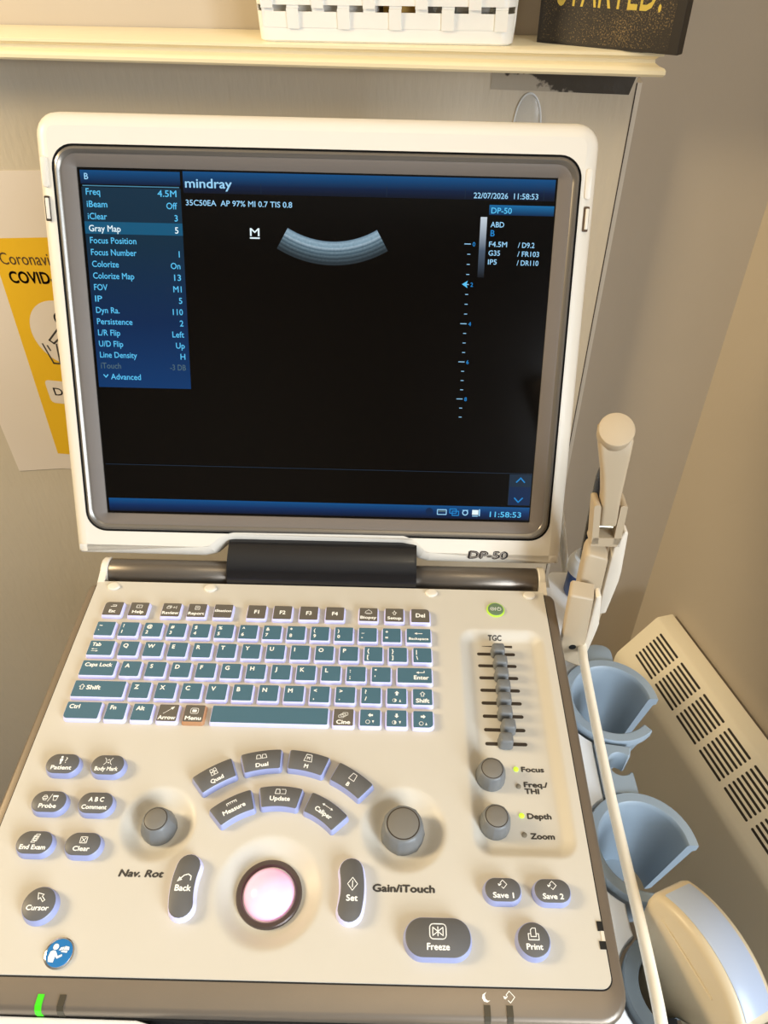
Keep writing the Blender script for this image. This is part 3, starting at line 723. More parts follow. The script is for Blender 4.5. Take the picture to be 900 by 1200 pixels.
for x, leg, cn in ((-145.6, [('i', 'esc', 0, 3.4, 1.2, 'C'), ('t', 'Esc', 0, 7.8, 2.1, 'C')], 3), (-128, [('i', 'help', 0, 3.4, 1.5, 'C'), ('t', 'Help', 0, 8, 2.0, 'C', 7)], None),
                   (-105.7, [('i', 'review', 0, 3.6, 1.6, 'C'), ('t', 'Review', 0, 8.2, 2.0, 'C', 10.2)], None), (-88, [('i', 'report', 0, 3.4, 1.5, 'C'), ('t', 'Report', 0, 8.2, 2.0, 'C', 10)], None),
                   (-70, [('t', 'iStation', 0, 5.4, 1.7, 'C', 10.4)], None), (-47, [('t', 'F1', 0, 5.6, 2.6, 'C')], None), (-29.2, [('t', 'F2', 0, 5.6, 2.6, 'C')], None), (-11.2, [('t', 'F3', 0, 5.6, 2.6, 'C')], None),
                   (6.7, [('t', 'F4', 0, 5.6, 2.6, 'C')], None), (29.7, [('i', 'biopsy', 0, 3.6, 1.7, 'C'), ('t', 'Biopsy', 0, 8.2, 2.0, 'C', 10)], None), (47.5, [('i', 'setup', 0, 4.0, 1.5, 'C'), ('t', 'Setup', 0, 8.2, 2.0, 'C', 8.6)], None),
                   (65.3, [('t', 'Del', 0, 5.4, 2.8, 'C')], 2)):
    key(x, yk, 12.4, hh, KG, BE, leg, cn)
tops = '~!@#$%^&*()_+'; bots = "`1234567890-="
for i in range(13):
    key(-146+16*i, 86, 12, 11.5, KB, BE, [('t', tops[i], 1.8, 2.9, 2.2), ('t', bots[i], 1.8, 7.7, 2.2)])
key(62, 86.2, 16, 11.5, KB, BE, [('i', 'bs', 0, 4.0, 1.5, 'C'), ('t', 'Backspace', 0, 8.2, 1.6, 'C', 12)])
key(-146, 70.1, 16, 11.4, KB, BE, [('t', 'Tab', 1.8, 2.8, 2.3), ('i', 'tab', 4.6, 7.4, 1.3)])
for i, ch in enumerate('QWERTYUIOP'): key(-125.7+16*i, 70.1, 11.8, 11.4, KB, BE, [('t', ch, 2.0, 3.2, 2.5)])
for i, (a_, b_) in enumerate((('{', '['), ('}', ']'), ('|', '\\'))): key(34.3+16*i, 70.3, 11.8, 11.4, KB, BE, [('t', a_, 1.9, 3.0, 2.4), ('t', b_, 1.9, 7.8, 2.4)])
key(-146, 54.4, 21.7, 11.2, KB, BE, [('t', 'Caps Lock', 2.0, 3.0, 2.3, 'L', 16)])
for i, ch in enumerate('ASDFGHJKL'): key(-120.4+16*i, 54.4, 12, 11.2, KB, BE, [('t', ch, 2.2, 3.2, 2.5)])
for i, (a_, b_) in enumerate(((':', ';'), ('"', "'"))): key(23.6+16*i, 54.4, 12, 11.2, KB, BE, [('t', a_, 1.9, 3.0, 2.4), ('t', b_, 1.9, 7.8, 2.4)])
key(56, 54.4, 21.8, 11.2, KB, BE, [('i', 'enter', 7.0, 3.4, 1.5, 'R'), ('t', 'Enter', 2.0, 7.0, 2.5, 'R', 8.6)])
key(-146, 39.1, 31.8, 11.6, KB, BE, [('i', 'shift', 5.2, 4.6, 1.7), ('t', 'Shift', 8.2, 4.7, 2.5, 'L', 8)])
for i, ch in enumerate('ZXCVBNM'): key(-110.4+16*i, 38.9, 12, 11.5, KB, BE, [('t', ch, 2.2, 3.4, 2.5)])
for i, (a_, b_) in enumerate((('<', ','), ('>', '.'), ('?', '/'))): key(1.6+16*i, 38.9, 12, 11.5, KB, BE, [('t', a_, 2.2, 3.0, 2.3), ('t', b_, 2.2, 8.0, 2.3)])
key(49.6, 38.8, 12, 11.4, KB, BE, [('i', 'up', 0, 3.6, 1.7, 'C'), ('i', 'half', -1.4, 8.7, 1.5, 'C'), ('i', 'triu', 2.0, 8.9, 1.3, 'C')])
key(65.7, 38.7, 11.9, 11.4, KB, BE, [('i', 'shift', 0, 3.7, 1.5, 'C'), ('t', 'Shift', 0, 8.3, 2.4, 'C', 7.6)])
key(-145.8, 23.7, 20.9, 11.3, KB, BE, [('t', 'Ctrl', 1.9, 3.0, 2.4)], 0)
key(-121, 23.5, 11.9, 11.3, KB, BE, [('t', 'Fn', 2.2, 3.0, 2.4)]); key(-105, 23.4, 11.8, 11.3, KB, BE, [('t', 'Alt', 2.0, 3.0, 2.4)])
key(-89.3, 23.3, 11.9, 11.4, KG, BE, [('i', 'arrow', 0.2, 4.0, 2.2, 'C'), ('t', 'Arrow', 0, 8.8, 2.2, 'C', 9.6)])
key(-73.4, 23.3, 11.9, 11.4, KG, 'amber_edge', [('i', 'menu', 0, 4.0, 1.8, 'C'), ('t', 'Menu', 0, 8.8, 2.2, 'C', 8.8)])
key(-56.8, 23.3, 70.6, 11.3, KB, BE, [])
key(17.3, 23.1, 12, 11.4, KG, BE, [('i', 'cine', 0, 4.2, 1.7, 'C'), ('t', 'Cine', 0, 8.8, 2.3, 'C', 7.6)])
key(33.4, 23.1, 12.2, 11.2, KB, BE, [('i', 'left', 0.2, 3.8, 1.6, 'C'), ('i', 'ring', -1.4, 8.4, 1.5, 'C'), ('i', 'trid', 1.8, 8.3, 1.3, 'C')])
key(49.5, 23.1, 12.1, 11.2, KB, BE, [('i', 'down', 0, 3.8, 1.6, 'C'), ('i', 'half', -1.4, 8.4, 1.5, 'C'), ('i', 'trid', 2.0, 8.3, 1.3, 'C')])
key(65.7, 22.9, 11.9, 11.2, KB, BE, [('i', 'right', 0, 3.8, 1.6, 'C'), ('i', 'ring', -1.2, 8.5, 1.5, 'C'), ('i', 'triu', 1.8, 8.7, 1.3, 'C')], 1)

# --- soft buttons
def button(P, c, legends, ht_=4.6, em='button_edge'):
    mb = MB()
    mb.loft([(offset(P, 0.9), -0.4), (offset(P, 0.6), 0.8), (offset(P, 0.15), 3.6), (offset(P, -0.25), 4.3), (offset(P, -0.7), ht_)], [em, em, em, 'button_grey'], capm='button_grey')
    for lg in legends:
        if lg[0] == 't': text(mb, lg[1], lg[2], lg[3], ht_+0.07, lg[4]*1.12, 'legend_white', 'C', 0.026, 0, lg[5] if len(lg) > 5 else 0, fit=lg[6] if len(lg) > 6 else None)
        else:
            if len(lg) > 5 and lg[5]:
                k = MB(); icon(k, lg[1], 0, 0, ht_+0.07, lg[4], 'legend_white'); a_ = lg[5]
                mb.add([(lg[2]+p[0]*math.cos(a_)-p[1]*math.sin(a_), lg[3]+p[0]*math.sin(a_)+p[1]*math.cos(a_), p[2]) for p in k.v], k.f, 'legend_white')
            else: icon(mb, lg[1], lg[2], lg[3], ht_+0.07, lg[4], 'legend_white')
    return mb.build('button', um, D, org=(c[0], c[1], 0), smooth=35)
for cx, cy, ic_, tx, fit in ((-135, -17.7, 'patient', 'Patient', 11.5), (-109.3, -17.8, 'body', 'Body Mark', 13), (-135, -40.1, 'probe', 'Probe', 9.4), (-109.4, -40.2, None, 'Comment', 13.6),
                        (-135, -62.4, 'doc', 'End Exam', 13.4), (-109.4, -62.6, 'clear', 'Clear', 8.6)):
    L_ = [('t', tx, cx, cy-2.4, 2.2, 0, fit)]
    L_.append(('i', ic_, cx, cy+2.0, 1.6) if ic_ else ('t', 'A B C', cx, cy+1.9, 2.3, 0, 8.2))
    button(rrect(cx, cy, 18.9, 12.3, 6.0, 8), (cx, cy), L_)
button(circle(-121.8, -92.4, 8.2, 36), (-121.8, -92.4), [('i', 'cursor', -121.6, -89.6, 1.7), ('t', 'Cursor', -121.8, -94.2, 2.2, 0, 11)])
for cx, s_ in ((110, 'Save 1'), (135.2, 'Save 2')):
    button(rrect(cx, -80.4, 18.6, 11.8, 5.8, 8), (cx, -80.4), [('i', 'save', cx, -78, 1.7), ('t', s_, cx, -83, 2.4, 0, 10.4)])
button(circle(122.8, -103.2, 8.0, 36), (122.8, -103.2), [('i', 'print', 122.8, -100.8, 2.1), ('t', 'Print', 122.8, -106.2, 2.4, 0, 7.8)])
button(rrect(76.2, -103.2, 32.2, 18.0, 8.6, 9), (76.2, -103.2), [('i', 'freeze', 76.2, -100.6, 2.5), ('t', 'Freeze', 76.2, -107.2, 2.7, 0, 10.8)])
BC = (-9.5, -82)
def arc_key(r0, r1, ac, hw, legs):
    P = arc(BC, r1, ac-hw, ac+hw, 10) + arc(BC, r0, ac+hw, ac-hw, 10)
    Q = []
    pts = [P[0], P[5], P[10], P[11], P[16], P[21]]
    P = [p for i, p in enumerate(P)]
    # rounded corners: shrink then grow
    P = offset(rpoly(P, [1.6 if i in (0, 10, 11, 21) else 0.0 for i in range(22)], 3), 0.0)
    a_ = math.radians(ac); t = a_-PI/2; rm = (r0+r1)/2
    L_ = []
    for kind, val, rr, sz, fit in legs:
        px, py = BC[0]+(rm+rr)*math.cos(a_), BC[1]+(rm+rr)*math.sin(a_)
        L_.append(('t', val, px, py, sz, t, fit) if kind == 't' else ('i', val, px, py, sz, t))
    button(P, (BC[0]+rm*math.cos(a_), BC[1]+rm*math.sin(a_)), L_)
for ac, ic_, tx, sz, fit in ((122.2, 'quad', 'Quad', 1.7, 7.4), (100.2, 'dual', 'Dual', 1.6, 7.0), (78.6, 'mtrap', 'M', 1.9, None), (56, 'trap', 'B', 1.8, None)):
    arc_key(64.5, 76.6, ac, 9.0, [('i', ic_, 2.1, sz, None), ('t', tx, -2.9, 2.2, fit)])
for ac, ic_, tx, sz, fit in ((120.4, 'measure', 'Measure', 1.5, 12.6), (89.2, 'update', 'Update', 1.5, 11), (57.2, 'caliper', 'Caliper', 1.6, 10.6)):
    arc_key(42.2, 54.2, ac, 13.2, [('i', ic_, 2.4, sz, None), ('t', tx, -1.4, 2.3, fit)])
def kidney(ac, hw, legs):
    a_ = arc(BC, 49.3, ac-hw, ac+hw, 14); b_ = arc(BC, 36.8, ac+hw, ac-hw, 14)
    def endcap(p, q):
        c = ((p[0]+q[0])/2, (p[1]+q[1])/2); r = math.dist(p, q)/2; t0 = math.atan2(p[1]-c[1], p[0]-c[0])
        return [(c[0]+r*math.cos(t0+PI*k/9), c[1]+r*math.sin(t0+PI*k/9)) for k in range(1, 9)]
    P = a_ + endcap(a_[-1], b_[0]) + b_ + endcap(b_[-1], a_[0])
    c = (BC[0]+43*math.cos(math.radians(ac)), BC[1]+43*math.sin(math.radians(ac)))
    button(P, c, legs(c), em='backlit_edge')
kidney(180, 12.6, lambda c: [('i', 'back', c[0]+0.6, c[1]+3.6, 2.0), ('t', 'Back', c[0]+0.4, c[1]-1.2, 2.7, 0, 8.0)])
kidney(0, 12.6, lambda c: [('i', 'set', c[0], c[1]+2.6, 2.1), ('t', 'Set', c[0], c[1]-4.0, 2.7, 0, 5.6)])

# --- knobs
def knob(x, y, z, rb, rt, h, n_fl=7):
    def mod(a, r, zz): return r*(1+0.035*(max(0, math.cos(n_fl*a))**3)) if 0.8 < zz < h-0.6 and r > rt*0.9 else r
    mb = MB(); mb.lathe([(rb*1.02, 0), (rb*1.04, 1.0), (rb*0.98, h*0.45), (rt*1.16, h*0.86), (rt*1.06, h-0.25), (rt, h)], 'knob_grey', (x, y, z), 84, None, mod)
    k = mb.build('knob', um, D, org=(x, y, z), smooth=40)
    mb = MB(); mb.lathe([(rt*0.97, h-0.1), (rt*0.97, h+0.06), (rt*0.8, h+0.07)], 'slot_dark', (x, y, z), 48); mb.lathe([(rt*0.9, h-0.2), (rt*0.9, h+0.3), (rt*0.84, h+0.5), (rt*0.3, h+0.6)], 'knob_cap', (x, y, z), 48); mb.build('knob_cap', k, D, org=(x, y, z+h), smooth=40)
knob(-74, -49, -6.0, 9.2, 6.4, 11.8); knob(59.3, -48.6, -6.4, 11.4, 9.2, 13.2)
knob(110.3, -15.2, -5.0, 8.3, 6.4, 11.0); knob(110.2, -43.0, -5.0, 8.3, 6.4, 11.0)
# --- trackball
mb = MB(); mb.lathe([(17.0, -5.2), (16.8, -3.6), (16.2, -3.0), (14.4, -3.2), (13.8, -4.0), (13.5, -5.4)], 'ball_ring', (BC[0], BC[1], 0), 56, cap0=False, cap1=False); rg = mb.build('trackball_ring', um, D, org=(*BC, -3))
mb = MB(); mb.lathe([(13.35*math.sin(PI*k/24), -7+13.35*math.cos(PI*k/24)*0.8) for k in range(0, 15)][1:], 'ball_glow', (BC[0], BC[1], 0), 48); tb = mb.build('trackball', um, D, org=(*BC, -6), smooth=80); tb['label'] = 'glowing pinkish white trackball'
# --- power button, sticker, lamps
mb = MB(); mb.lathe([(6.3, -0.3), (6.2, 0.7), (5.6, 1.1)], 'lime_edge', (124.2, 106.5, 0), 40); mb.lathe([(5.5, 1.0), (5.3, 1.35), (4.6, 1.5)], 'power_green', (124.2, 106.5, 0), 40)
k = MB(); k.stroke(circle(-2.4, 0, 1.3, 18), 0.4, 0, 'legend_white', True); k.flat(circle(-2.4, 0, 0.5, 10), 0, 'legend_white'); k.stroke([(-0.5, -1.4), (-0.1, 1.4)], 0.4, 0, 'legend_white'); k.stroke([(2.2+1.4*math.cos(a), 1.4*math.sin(a)-0.1) for a in [math.radians(120+q*30) for q in range(11)]], 0.4, 0, 'legend_white'); k.stroke([(2.2, 0.2), (2.2, 1.7)], 0.4, 0, 'legend_white')
mb.add([(124.2+p[0], 106.5+p[1], 1.6) for p in k.v], k.f, 'legend_white')
mb.build('power_button', um, D, org=(124.2, 106.5, 0))['label'] = 'round green lit power button'
sx_, sy_ = -105.8, -113.0
mb = MB(); mb.lathe([(7.0, 0.05), (6.9, 0.9), (6.3, 1.3)], 'chrome', (sx_, sy_, 0), 40); mb.lathe([(6.25, 1.25), (6.0, 1.45), (4, 1.5)], 'sticker_blue', (sx_+0.2, sy_, 0), 40)
k = MB(); k.flat(circle(-2.2, 2.5, 1.35, 16), 0, 'legend_white'); k.flat([(-4.2, 0.4), (-3, 1.0), (-1.6, 0.6), (-0.2, -1.4), (1.6, -0.6), (1.9, -1.4), (-0.3, -2.6), (-1.3, -1.6), (-1.6, -4.2), (-4.0, -4.0), (-4.6, -2)], 0, 'legend_white')
k.flat([(-0.4, 0.9), (1.6, 1.4), (1.9, 2.6), (0.2, 2.3)], 0, 'legend_white'); k.flat([(1.8, 1.2), (4.4, 1.2), (4.2, 2.6), (2.2, 2.9)], 0, 'legend_white'); k.flat([(0.6, 0.4), (3.6, 0.0), (3.9, 0.8), (1.4, 1.1)], 0, 'legend_white')
mb.add([(sx_+0.2+p[0], sy_+p[1], 1.58) for p in k.v], k.f, 'legend_white')
mb.build('instruction_sticker', um, D, org=(sx_, sy_, 0))['label'] = 'round blue sticker showing a person reading a booklet'
for x, y, m in ((126.0, -9.6, 'led_lime'), (126.2, -20.2, 'led_off'), (126.0, -37.4, 'led_lime'), (126.2, -48.2, 'led_off')):
    mb = MB(); mb.lathe([(1.5, -5.2), (1.45, -4.5), (0.9, -4.2)], m, (x, y, 0), 20); o = mb.build('indicator_light', um, D, org=(x, y, -4))
    if m == 'led_lime': o['label'] = 'lit lime green indicator light'
for x, m in ((-108.8, 'led_green'), (-98.6, 'led_bar_off'), (98.3, 'led_bar_off'), (108.8, 'led_bar_off')):
    mb = MB(); mb.rings([[(x-1.5, y, z) for y, z in ((-129.6, -1.6), (-129.6, -0.75), (-134.2, -0.75), (-135.9, -2.3), (-136.8, -5), (-136.8, -9), (-134, -9))], [(x+1.5, y, z) for y, z in ((-129.6, -1.6), (-129.6, -0.75), (-134.2, -0.75), (-135.9, -2.3), (-136.8, -5), (-136.8, -9), (-134, -9))]], m)
    o = mb.build('status_light', um, D, org=(x, -132, -2), smooth=0)
    if m == 'led_green': o['label'] = 'lit green status light'
mb = MB(); icon(mb, 'moon', 98.0, -126.4, -0.85, 2.0, 'legend_white'); icon(mb, 'save', 109, -126.4, -0.85, 2.0, 'legend_white'); mb.build('status_symbol', um, D, org=(103, -126, -1), smooth=0, recalc=False)
mb = MB(); mb.box((157.4, -95.0, -0.2), (3.0, 4.4, 1.2), 'black_matte'); mb.box((157.2, -103.6, -0.2), (3.2, 3.6, 1.2), 'black_matte'); mb.box((158.0, -99.4, -0.3), (1.6, 5.2, 1.2), 'hook_clip'); mb.build('side_catch', um, D, org=(157, -99, 0), smooth=0)
for x, y in ((-145.8, 119.6), (-77.2, 120.0), (79.8, 120.6), (149.4, 120.4)):
    mb = MB(); mb.lathe([(4.6, -0.2), (4.5, 0.9), (3.8, 1.5), (2, 1.7)], 'lid_plastic', (x, y, 0), 28, None, lambda a, r, z: r*(1-0.25*abs(math.sin(a)))); mb.build('rubber_bumper', um, D, org=(x, y, 0))
# --- carrying handle along the front edge
mb = MB(); hp = [(-170, -136.4), (-64, -137.2), (-54, -139.5), (-42, -150), (60, -150), (72, -139.5), (160, -138.5), (166, -150), (150, -166), (-160, -166), (-172, -150)]
mb.loft([(offset(hp, -2), -30), (hp, -26), (hp, -9), (offset(hp, -0.5), -7.5), (offset(hp, -1.5), -7)], 'white_plastic'); mb.build('carry_handle', um, D, org=(0, -150, -18), smooth=40)
mb = MB(); mb.box((0, -136.0, -20), (318, 2.2, 24), 'black_matte'); mb.build('handle_recess', um, D, org=(0, -137, -20), smooth=0)

# --- hinge
for a_, b_ in ((-153.5, -66.5), (69, 157)):
    mb = MB(); mb.lathe([(9.2, a_), (9.6, a_+0.6), (9.6, b_-0.6), (9.2, b_)], 'barrel_taupe', (0, 139, -5), 40, (1, 0, 0)); mb.build('hinge_barrel', um, D, org=((a_+b_)/2, 139, -5))
mb = MB(); q = [(126, -16), (125.6, 0.2), (126.6, 4), (130, 9), (135, 13.5), (141, 16.4), (149, 19), (158, 18), (158, -16)]
mb.rings([[(x, y*(1) if abs(x) < 68 else 126+(y-126)*0.96, z) for y, z in q] for x in (-66.5, -64.5, 67, 69)], 'black_gloss'); mb.build('hinge_cover', um, D, org=(0, 140, 0), smooth=35)
for sx in (-1, 1):
    xc = -156.4 if sx < 0 else 160.2
    mb = MB(); mb.lathe([(9.6, xc-2.6), (10.4, xc-1.8), (10.4, xc+1.8), (9.6, xc+2.6)], 'lid_plastic', (0, 139, -5), 36, (1, 0, 0))
    mb.add([(xc-2.4, 122, -14), (xc+2.4, 122, -14), (xc+2.4, 140, -14), (xc-2.4, 140, -14), (xc-2.4, 122, -0.5), (xc+2.4, 122, -0.5), (xc+2.4, 138, 4), (xc-2.4, 138, 4)], [(0, 1, 2, 3), (4, 5, 6, 7), (0, 1, 5, 4), (1, 2, 6, 5), (2, 3, 7, 6), (3, 0, 4, 7)], 'lid_plastic')
    mb.build('hinge_bracket', um, D, org=(xc, 135, -5), smooth=40)

# --- lid (in its own tilted frame)
LO = rpoly([(-177.5, -147), (-83, -147.2), (-74, -145.2), (-66, -138), (-60, -135.6), (60, -135), (65, -137.2), (72, -145.2), (80, -147.4), (177.5, -147.6), (177.5, 147), (-177.5, 147)],
           [4, 4, 5, 6, 6, 6, 6, 5, 5, 4, 15, 15], 6)
BO = rrect(0, 0.2, 332, 253.6, 14, 8)
mb = MB()
mb.loft([(offset(LO, -12), -27), (offset(LO, -4), -25), (offset(LO, -0.8), -20), (LO, -12)], 'lid_plastic')
specs = [(LO, -12), (offset(LO, -0.3), -6), (offset(LO, -1.4), -1.5), (offset(LO, -3.2), 1.6), (offset(LO, -5.6), 3.5), (offset(LO, -8.0), 4.6), (offset(LO, -10.0), 5.0)]
mb.f = mb.f[:-1]; mb.m = mb.m[:-1]
mb.rings([[(x, y, z) for x, y in p] for p, z in specs], 'lid_plastic', cap0=False, cap1=False)
inner = specs[-1][0]
bm = bmesh.new()
def loop(pts): 
    vs = [bm.verts.new((x, y, 5.0)) for x, y in pts]
    return [bm.edges.new((vs[i], vs[(i+1) % len(vs)])) for i in range(len(vs))]
ed = loop(inner) + loop(BO)
bmesh.ops.triangle_fill(bm, use_beauty=True, use_dissolve=False, edges=ed)
bm.verts.index_update()
mb.add([tuple(v.co) for v in bm.verts], [tuple(v.index for v in f.verts) for f in bm.faces], 'lid_plastic'); bm.free()
lid = mb.build('screen_lid', um, LID, smooth=40)
def br(i, r): return rrect(0, 0.2, 332-2*i, 253.6-2*i, r, 8)
IN = rrect(0, 0, 304.6, 228.6, 0.8, 8)
mb = MB()
mb.rings([[(x, y, z) for x, y in p] for p, z in ((BO, 4.9), (br(0.9, 13.4), 3.6), (br(1.6, 12.8), 5.4), (br(3.0, 12), 6.2), (br(4.8, 11), 5.4), (br(5.4, 10.6), 4.6), (br(7.0, 9), 4.4), (IN, 0.8), (rrect(0, 0, 304.2, 228.2, 0.6, 8), -0.6))],
         ['black_matte', 'bezel_rim', 'bezel_rim', 'bezel_rim', 'bezel_rim', 'bezel_taupe', 'bezel_taupe', 'bezel_rim'], cap0=False, cap1=False)
mb.build('screen_bezel', lid, LID, smooth=40)

sc = MB(); sc.box((0, 0, -1.0), (306, 230, 2.0), 'lcd_black')
U = lambda x0, y0, x1, y1, m, z=0.06: sc.flat([(x0, y0), (x1, y0), (x1, y1), (x0, y1)], z, m)
T = lambda s_, x, y, h, m, al='L', fit=None, bold=0.008: text(sc, s_, x, y, 0.14, h, m, al, bold, 0, 0, fit=fit)
U(-150.6, 104.6, -87.2, 112.7, 'ui_header'); U(-149.6, 103.3, -88, 103.9, 'ui_line'); U(-150.4, -24, -87.2, 102.8, 'ui_menu'); U(-150.4, 74.8, -87.2, 82.2, 'ui_highlight', 0.1)
T('B', -148, 109.2, 3.8, 'ui_pale')
rows = [('Freq', '4.5M', 9), ('iBeam', 'Off', 13), ('iClear', '3', 12.2), ('Gray Map', '5', 20.4), ('Focus Position', '', 30), ('Focus Number', '1', 29.6), ('Colorize', 'On', 17.4), ('Colorize Map', '13', 27), ('FOV', 'M1', 8.8),
        ('IP', '5', 4.6), ('Dyn Ra.', '110', 15.6), ('Persistence', '2', 23.6), ('L/R Flip', 'Left', 14.8), ('U/D Flip', 'Up', 16.2), ('Line Density', 'H', 25), ('iTouch', '-3 DB', 13.6)]
for k, (a_, b_, f_) in enumerate(rows):
    y = 100.2-7.3*k; m = 'ui_white' if k == 3 else ('ui_dim' if k == 15 else 'ui_cyan')
    T(a_, -147.8, y, 4.0, m, 'L', f_)
    if b_: T(b_, -90, y-0.2, 4.0, m, 'R', {'4.5M': 12, 'Off': 6.8, 'On': 6.2, '13': 4.4, 'M1': 5.4, '110': 6.6, 'Left': 7.8, 'Up': 5.8, '-3 DB': 10.6}.get(b_))
sc.stroke([(-146.4, -15.6), (-145, -17.2), (-143.6, -15.6)], 0.7, 0.14, 'ui_cyan'); T('Advanced', -141.6, -16.6, 4.0, 'ui_cyan', 'L', 20.4)
U(-85.4, 100.5, 151, 113.2, 'ui_header')
for x in (-36, 44, 94, 144): U(x, 101, x+0.3, 107, 'ui_faint', 0.1)
T('mindray', -84, 106.6, 5.6, 'ui_pale', 'L', 29.5, 0.012)
T('35C50EA  AP 97% MI 0.7 TIS 0.8', -84.2, 95.0, 3.5, 'ui_pale', 'L', 68)
T('22/07/2026  11:58:53', 99.6, 103.2, 3.5, 'ui_pale', 'L', 41)
U(110, 91.7, 151.4, 97.7, 'ui_modelbar'); T('DP-50', 111.4, 94.5, 3.6, 'ui_cyan', 'L', 13)
T('ABD', 111.5, 86.1, 3.4, 'ui_pale', 'L', 8.6); T('B', 111.8, 80.9, 3.9, 'ui_blue', 'L')
for a_, b_, y in (('F4.5M', '/ D9.2', 74.2), ('G35', '/ FR103', 68.8), ('IP5', '/ DR110', 63.3)):
    T(a_, 111.2, y, 3.3, 'ui_pale', 'L', {'F4.5M': 11.6, 'G35': 7.4, 'IP5': 5.6}[a_]); T(b_, 130, y-0.2, 3.3, 'ui_pale', 'L', {'/ D9.2': 10.6, '/ FR103': 14, '/ DR110': 14}[b_])
U(104.8, 53.3, 109.0, 90.4, 'ui_greybar')
T('M', -40.6, 78.2, 5.0, 'ui_white', 'C', 6.0, 0.006); U(-43.8, 74.0, -37.4, 74.9, 'ui_white', 0.14)
for k in range(19):
    y = 73.9-6.27*k
    if k % 4 == 0:
        U(95.2, y-0.25, 99.4, y+0.25, 'ui_pale'); T(str(k//2), 100.6, y, 2.7, 'ui_blue', 'L')
    else: U(97.4, y-0.22, 99.4, y+0.22, 'ui_pale')
sc.flat([(95.0, 48.9), (98.6, 51.2), (98.0, 48.9), (98.6, 46.6)], 0.16, 'ui_cyan')
fc = (9.6, 131.0); n = 40; outer = []; inn = []
for k in range(n+1):
    a_ = math.radians(-90-30.0+60.0*k/n); outer.append((fc[0]+72.3*math.cos(a_), fc[1]+72.3*math.sin(a_), 0.06)); inn.append((fc[0]+57.6*math.cos(a_), fc[1]+57.6*math.sin(a_), 0.06))
sc.add(outer+inn, [(k, k+1, n+1+k+1, n+1+k) for k in range(n)], 'ui_scan')
U(-150.6, -78.4, 151.6, -78.0, 'ui_faint')
U(-150.6, -112.7, 151.6, -103.1, 'ui_footer'); T('11:58:53', 123.4, -108.6, 4.2, 'ui_cyan', 'L', 22.4)
U(135.6, -101.6, 151.4, -78.8, 'ui_faint', 0.1); U(136.2, -101.4, 151.2, -88, 'ui_box', 0.14)
sc.stroke([(140.8, -84.4), (143.6, -81.4), (146.4, -84.4)], 0.9, 0.2, 'ui_blue'); sc.stroke([(140.2, -96.2), (143, -99.2), (145.8, -96.2)], 0.9, 0.2, 'ui_blue')
sc.flat(circle(79.8, -107.6, 2.7, 16), 0.14, 'ui_box')
sc.stroke(rrect(88.8, -107.9, 6.4, 3.6, 0.3, 2), 0.6, 0.14, 'ui_pale', True); U(86, -107.9, 91.6, -106.4, 'ui_dim', 0.12)
sc.stroke(rrect(96.8, -107.0, 4.6, 3.2, 0.3, 2), 0.6, 0.14, 'ui_blue', True); sc.stroke(rrect(98.6, -108.6, 4.6, 3.2, 0.3, 2), 0.6, 0.16, 'ui_blue', True)
sc.stroke(circle(105.6, -108.0, 1.8, 14), 0.7, 0.14, 'ui_pale', True); sc.stroke([(103.8, -106.2), (107.4, -106.2)], 0.6, 0.14, 'ui_pale')
U(110.6, -109.4, 115.0, -105.8, 'ui_white', 0.14); sc.stroke([(115.8, -105.6), (115.8, -110)], 0.9, 0.14, 'ui_pale'); sc.stroke([(111, -110.4), (114.6, -110.4)], 0.6, 0.14, 'ui_pale')
sc.build('lcd_screen', lid, LID, smooth=0, recalc=False)['label'] = 'dark display showing a blue menu and a small curved scan'
mb = MB()
text(mb, 'DP-50', 123.4, -138.0, 5.1, 5.6, 'badge_dark', 'C', 0.05, 0.12, 0, fit=27.6); text(mb, 'DP-50', 123.4, -138.0, 5.2, 5.0, 'badge_silver', 'C', 0.0, 0.12, 0, fit=26.0)
mb.build('model_badge', lid, LID, org=(123.4, -138, 5), smooth=0, recalc=False)
for sx in (-1, 1):
    yb = 90 if sx > 0 else 89
    mb = MB(); mb.prism(rrect(sx*171.0, yb, 3.4, 15, 0.6, 3), 4.6, 5.3, 'slot_dark' if sx < 0 else 'print_brown'); mb.prism(rrect(sx*171.0+0.3, yb, 2.0, 12.4, 0.5, 3), 5.2, 6.6, 'lid_plastic', 0.3)
    mb.build('lid_latch', lid, LID, org=(sx*172, yb, 5))
    mb = MB(); mb.prism(rrect(sx*170.6, 110.5, 4.2, 18, 2.0, 6), 4.0, 5.7, 'lid_plastic', 0.5); mb.build('lid_pad', lid, LID, org=(sx*172, 108, 5))

# ------------------------------------------------------------------ convex probe standing in the dark holder
cxp, cyp, czp, th, wl, t1, t2, ph0 = 207.92, -103.16, -42.71, -1.14, 17.1, -0.14, -0.06, 0.64
e1 = Vector((math.cos(th), math.sin(th), 0)); e2 = Vector((-math.sin(th), math.cos(th), 0)); e3 = Vector((0, 0, 1))
e2, e3 = math.cos(t1)*e2+math.sin(t1)*e3, -math.sin(t1)*e2+math.cos(t1)*e3
e1, e3 = math.cos(t2)*e1+math.sin(t2)*e3, -math.sin(t2)*e1+math.cos(t2)*e3
PC = Vector((cxp, cyp, czp))
PFm = D @ Matrix(((e1.x, e2.x, e3.x, cxp*S), (e1.y, e2.y, e3.y, cyp*S), (e1.z, e2.z, e3.z, czp*S), (0, 0, 0, 1)))
pb = tag(empty('convex_probe', PFm @ Matrix.Translation((0, 0, -0.06))), 'cream convex ultrasound probe with a blue-grey face standing in the front holder', 'probe')
up = [(49.4*math.sin(a_), 49.4*math.cos(a_)) for a_ in [0.70-1.40*k/28 for k in range(29)]]
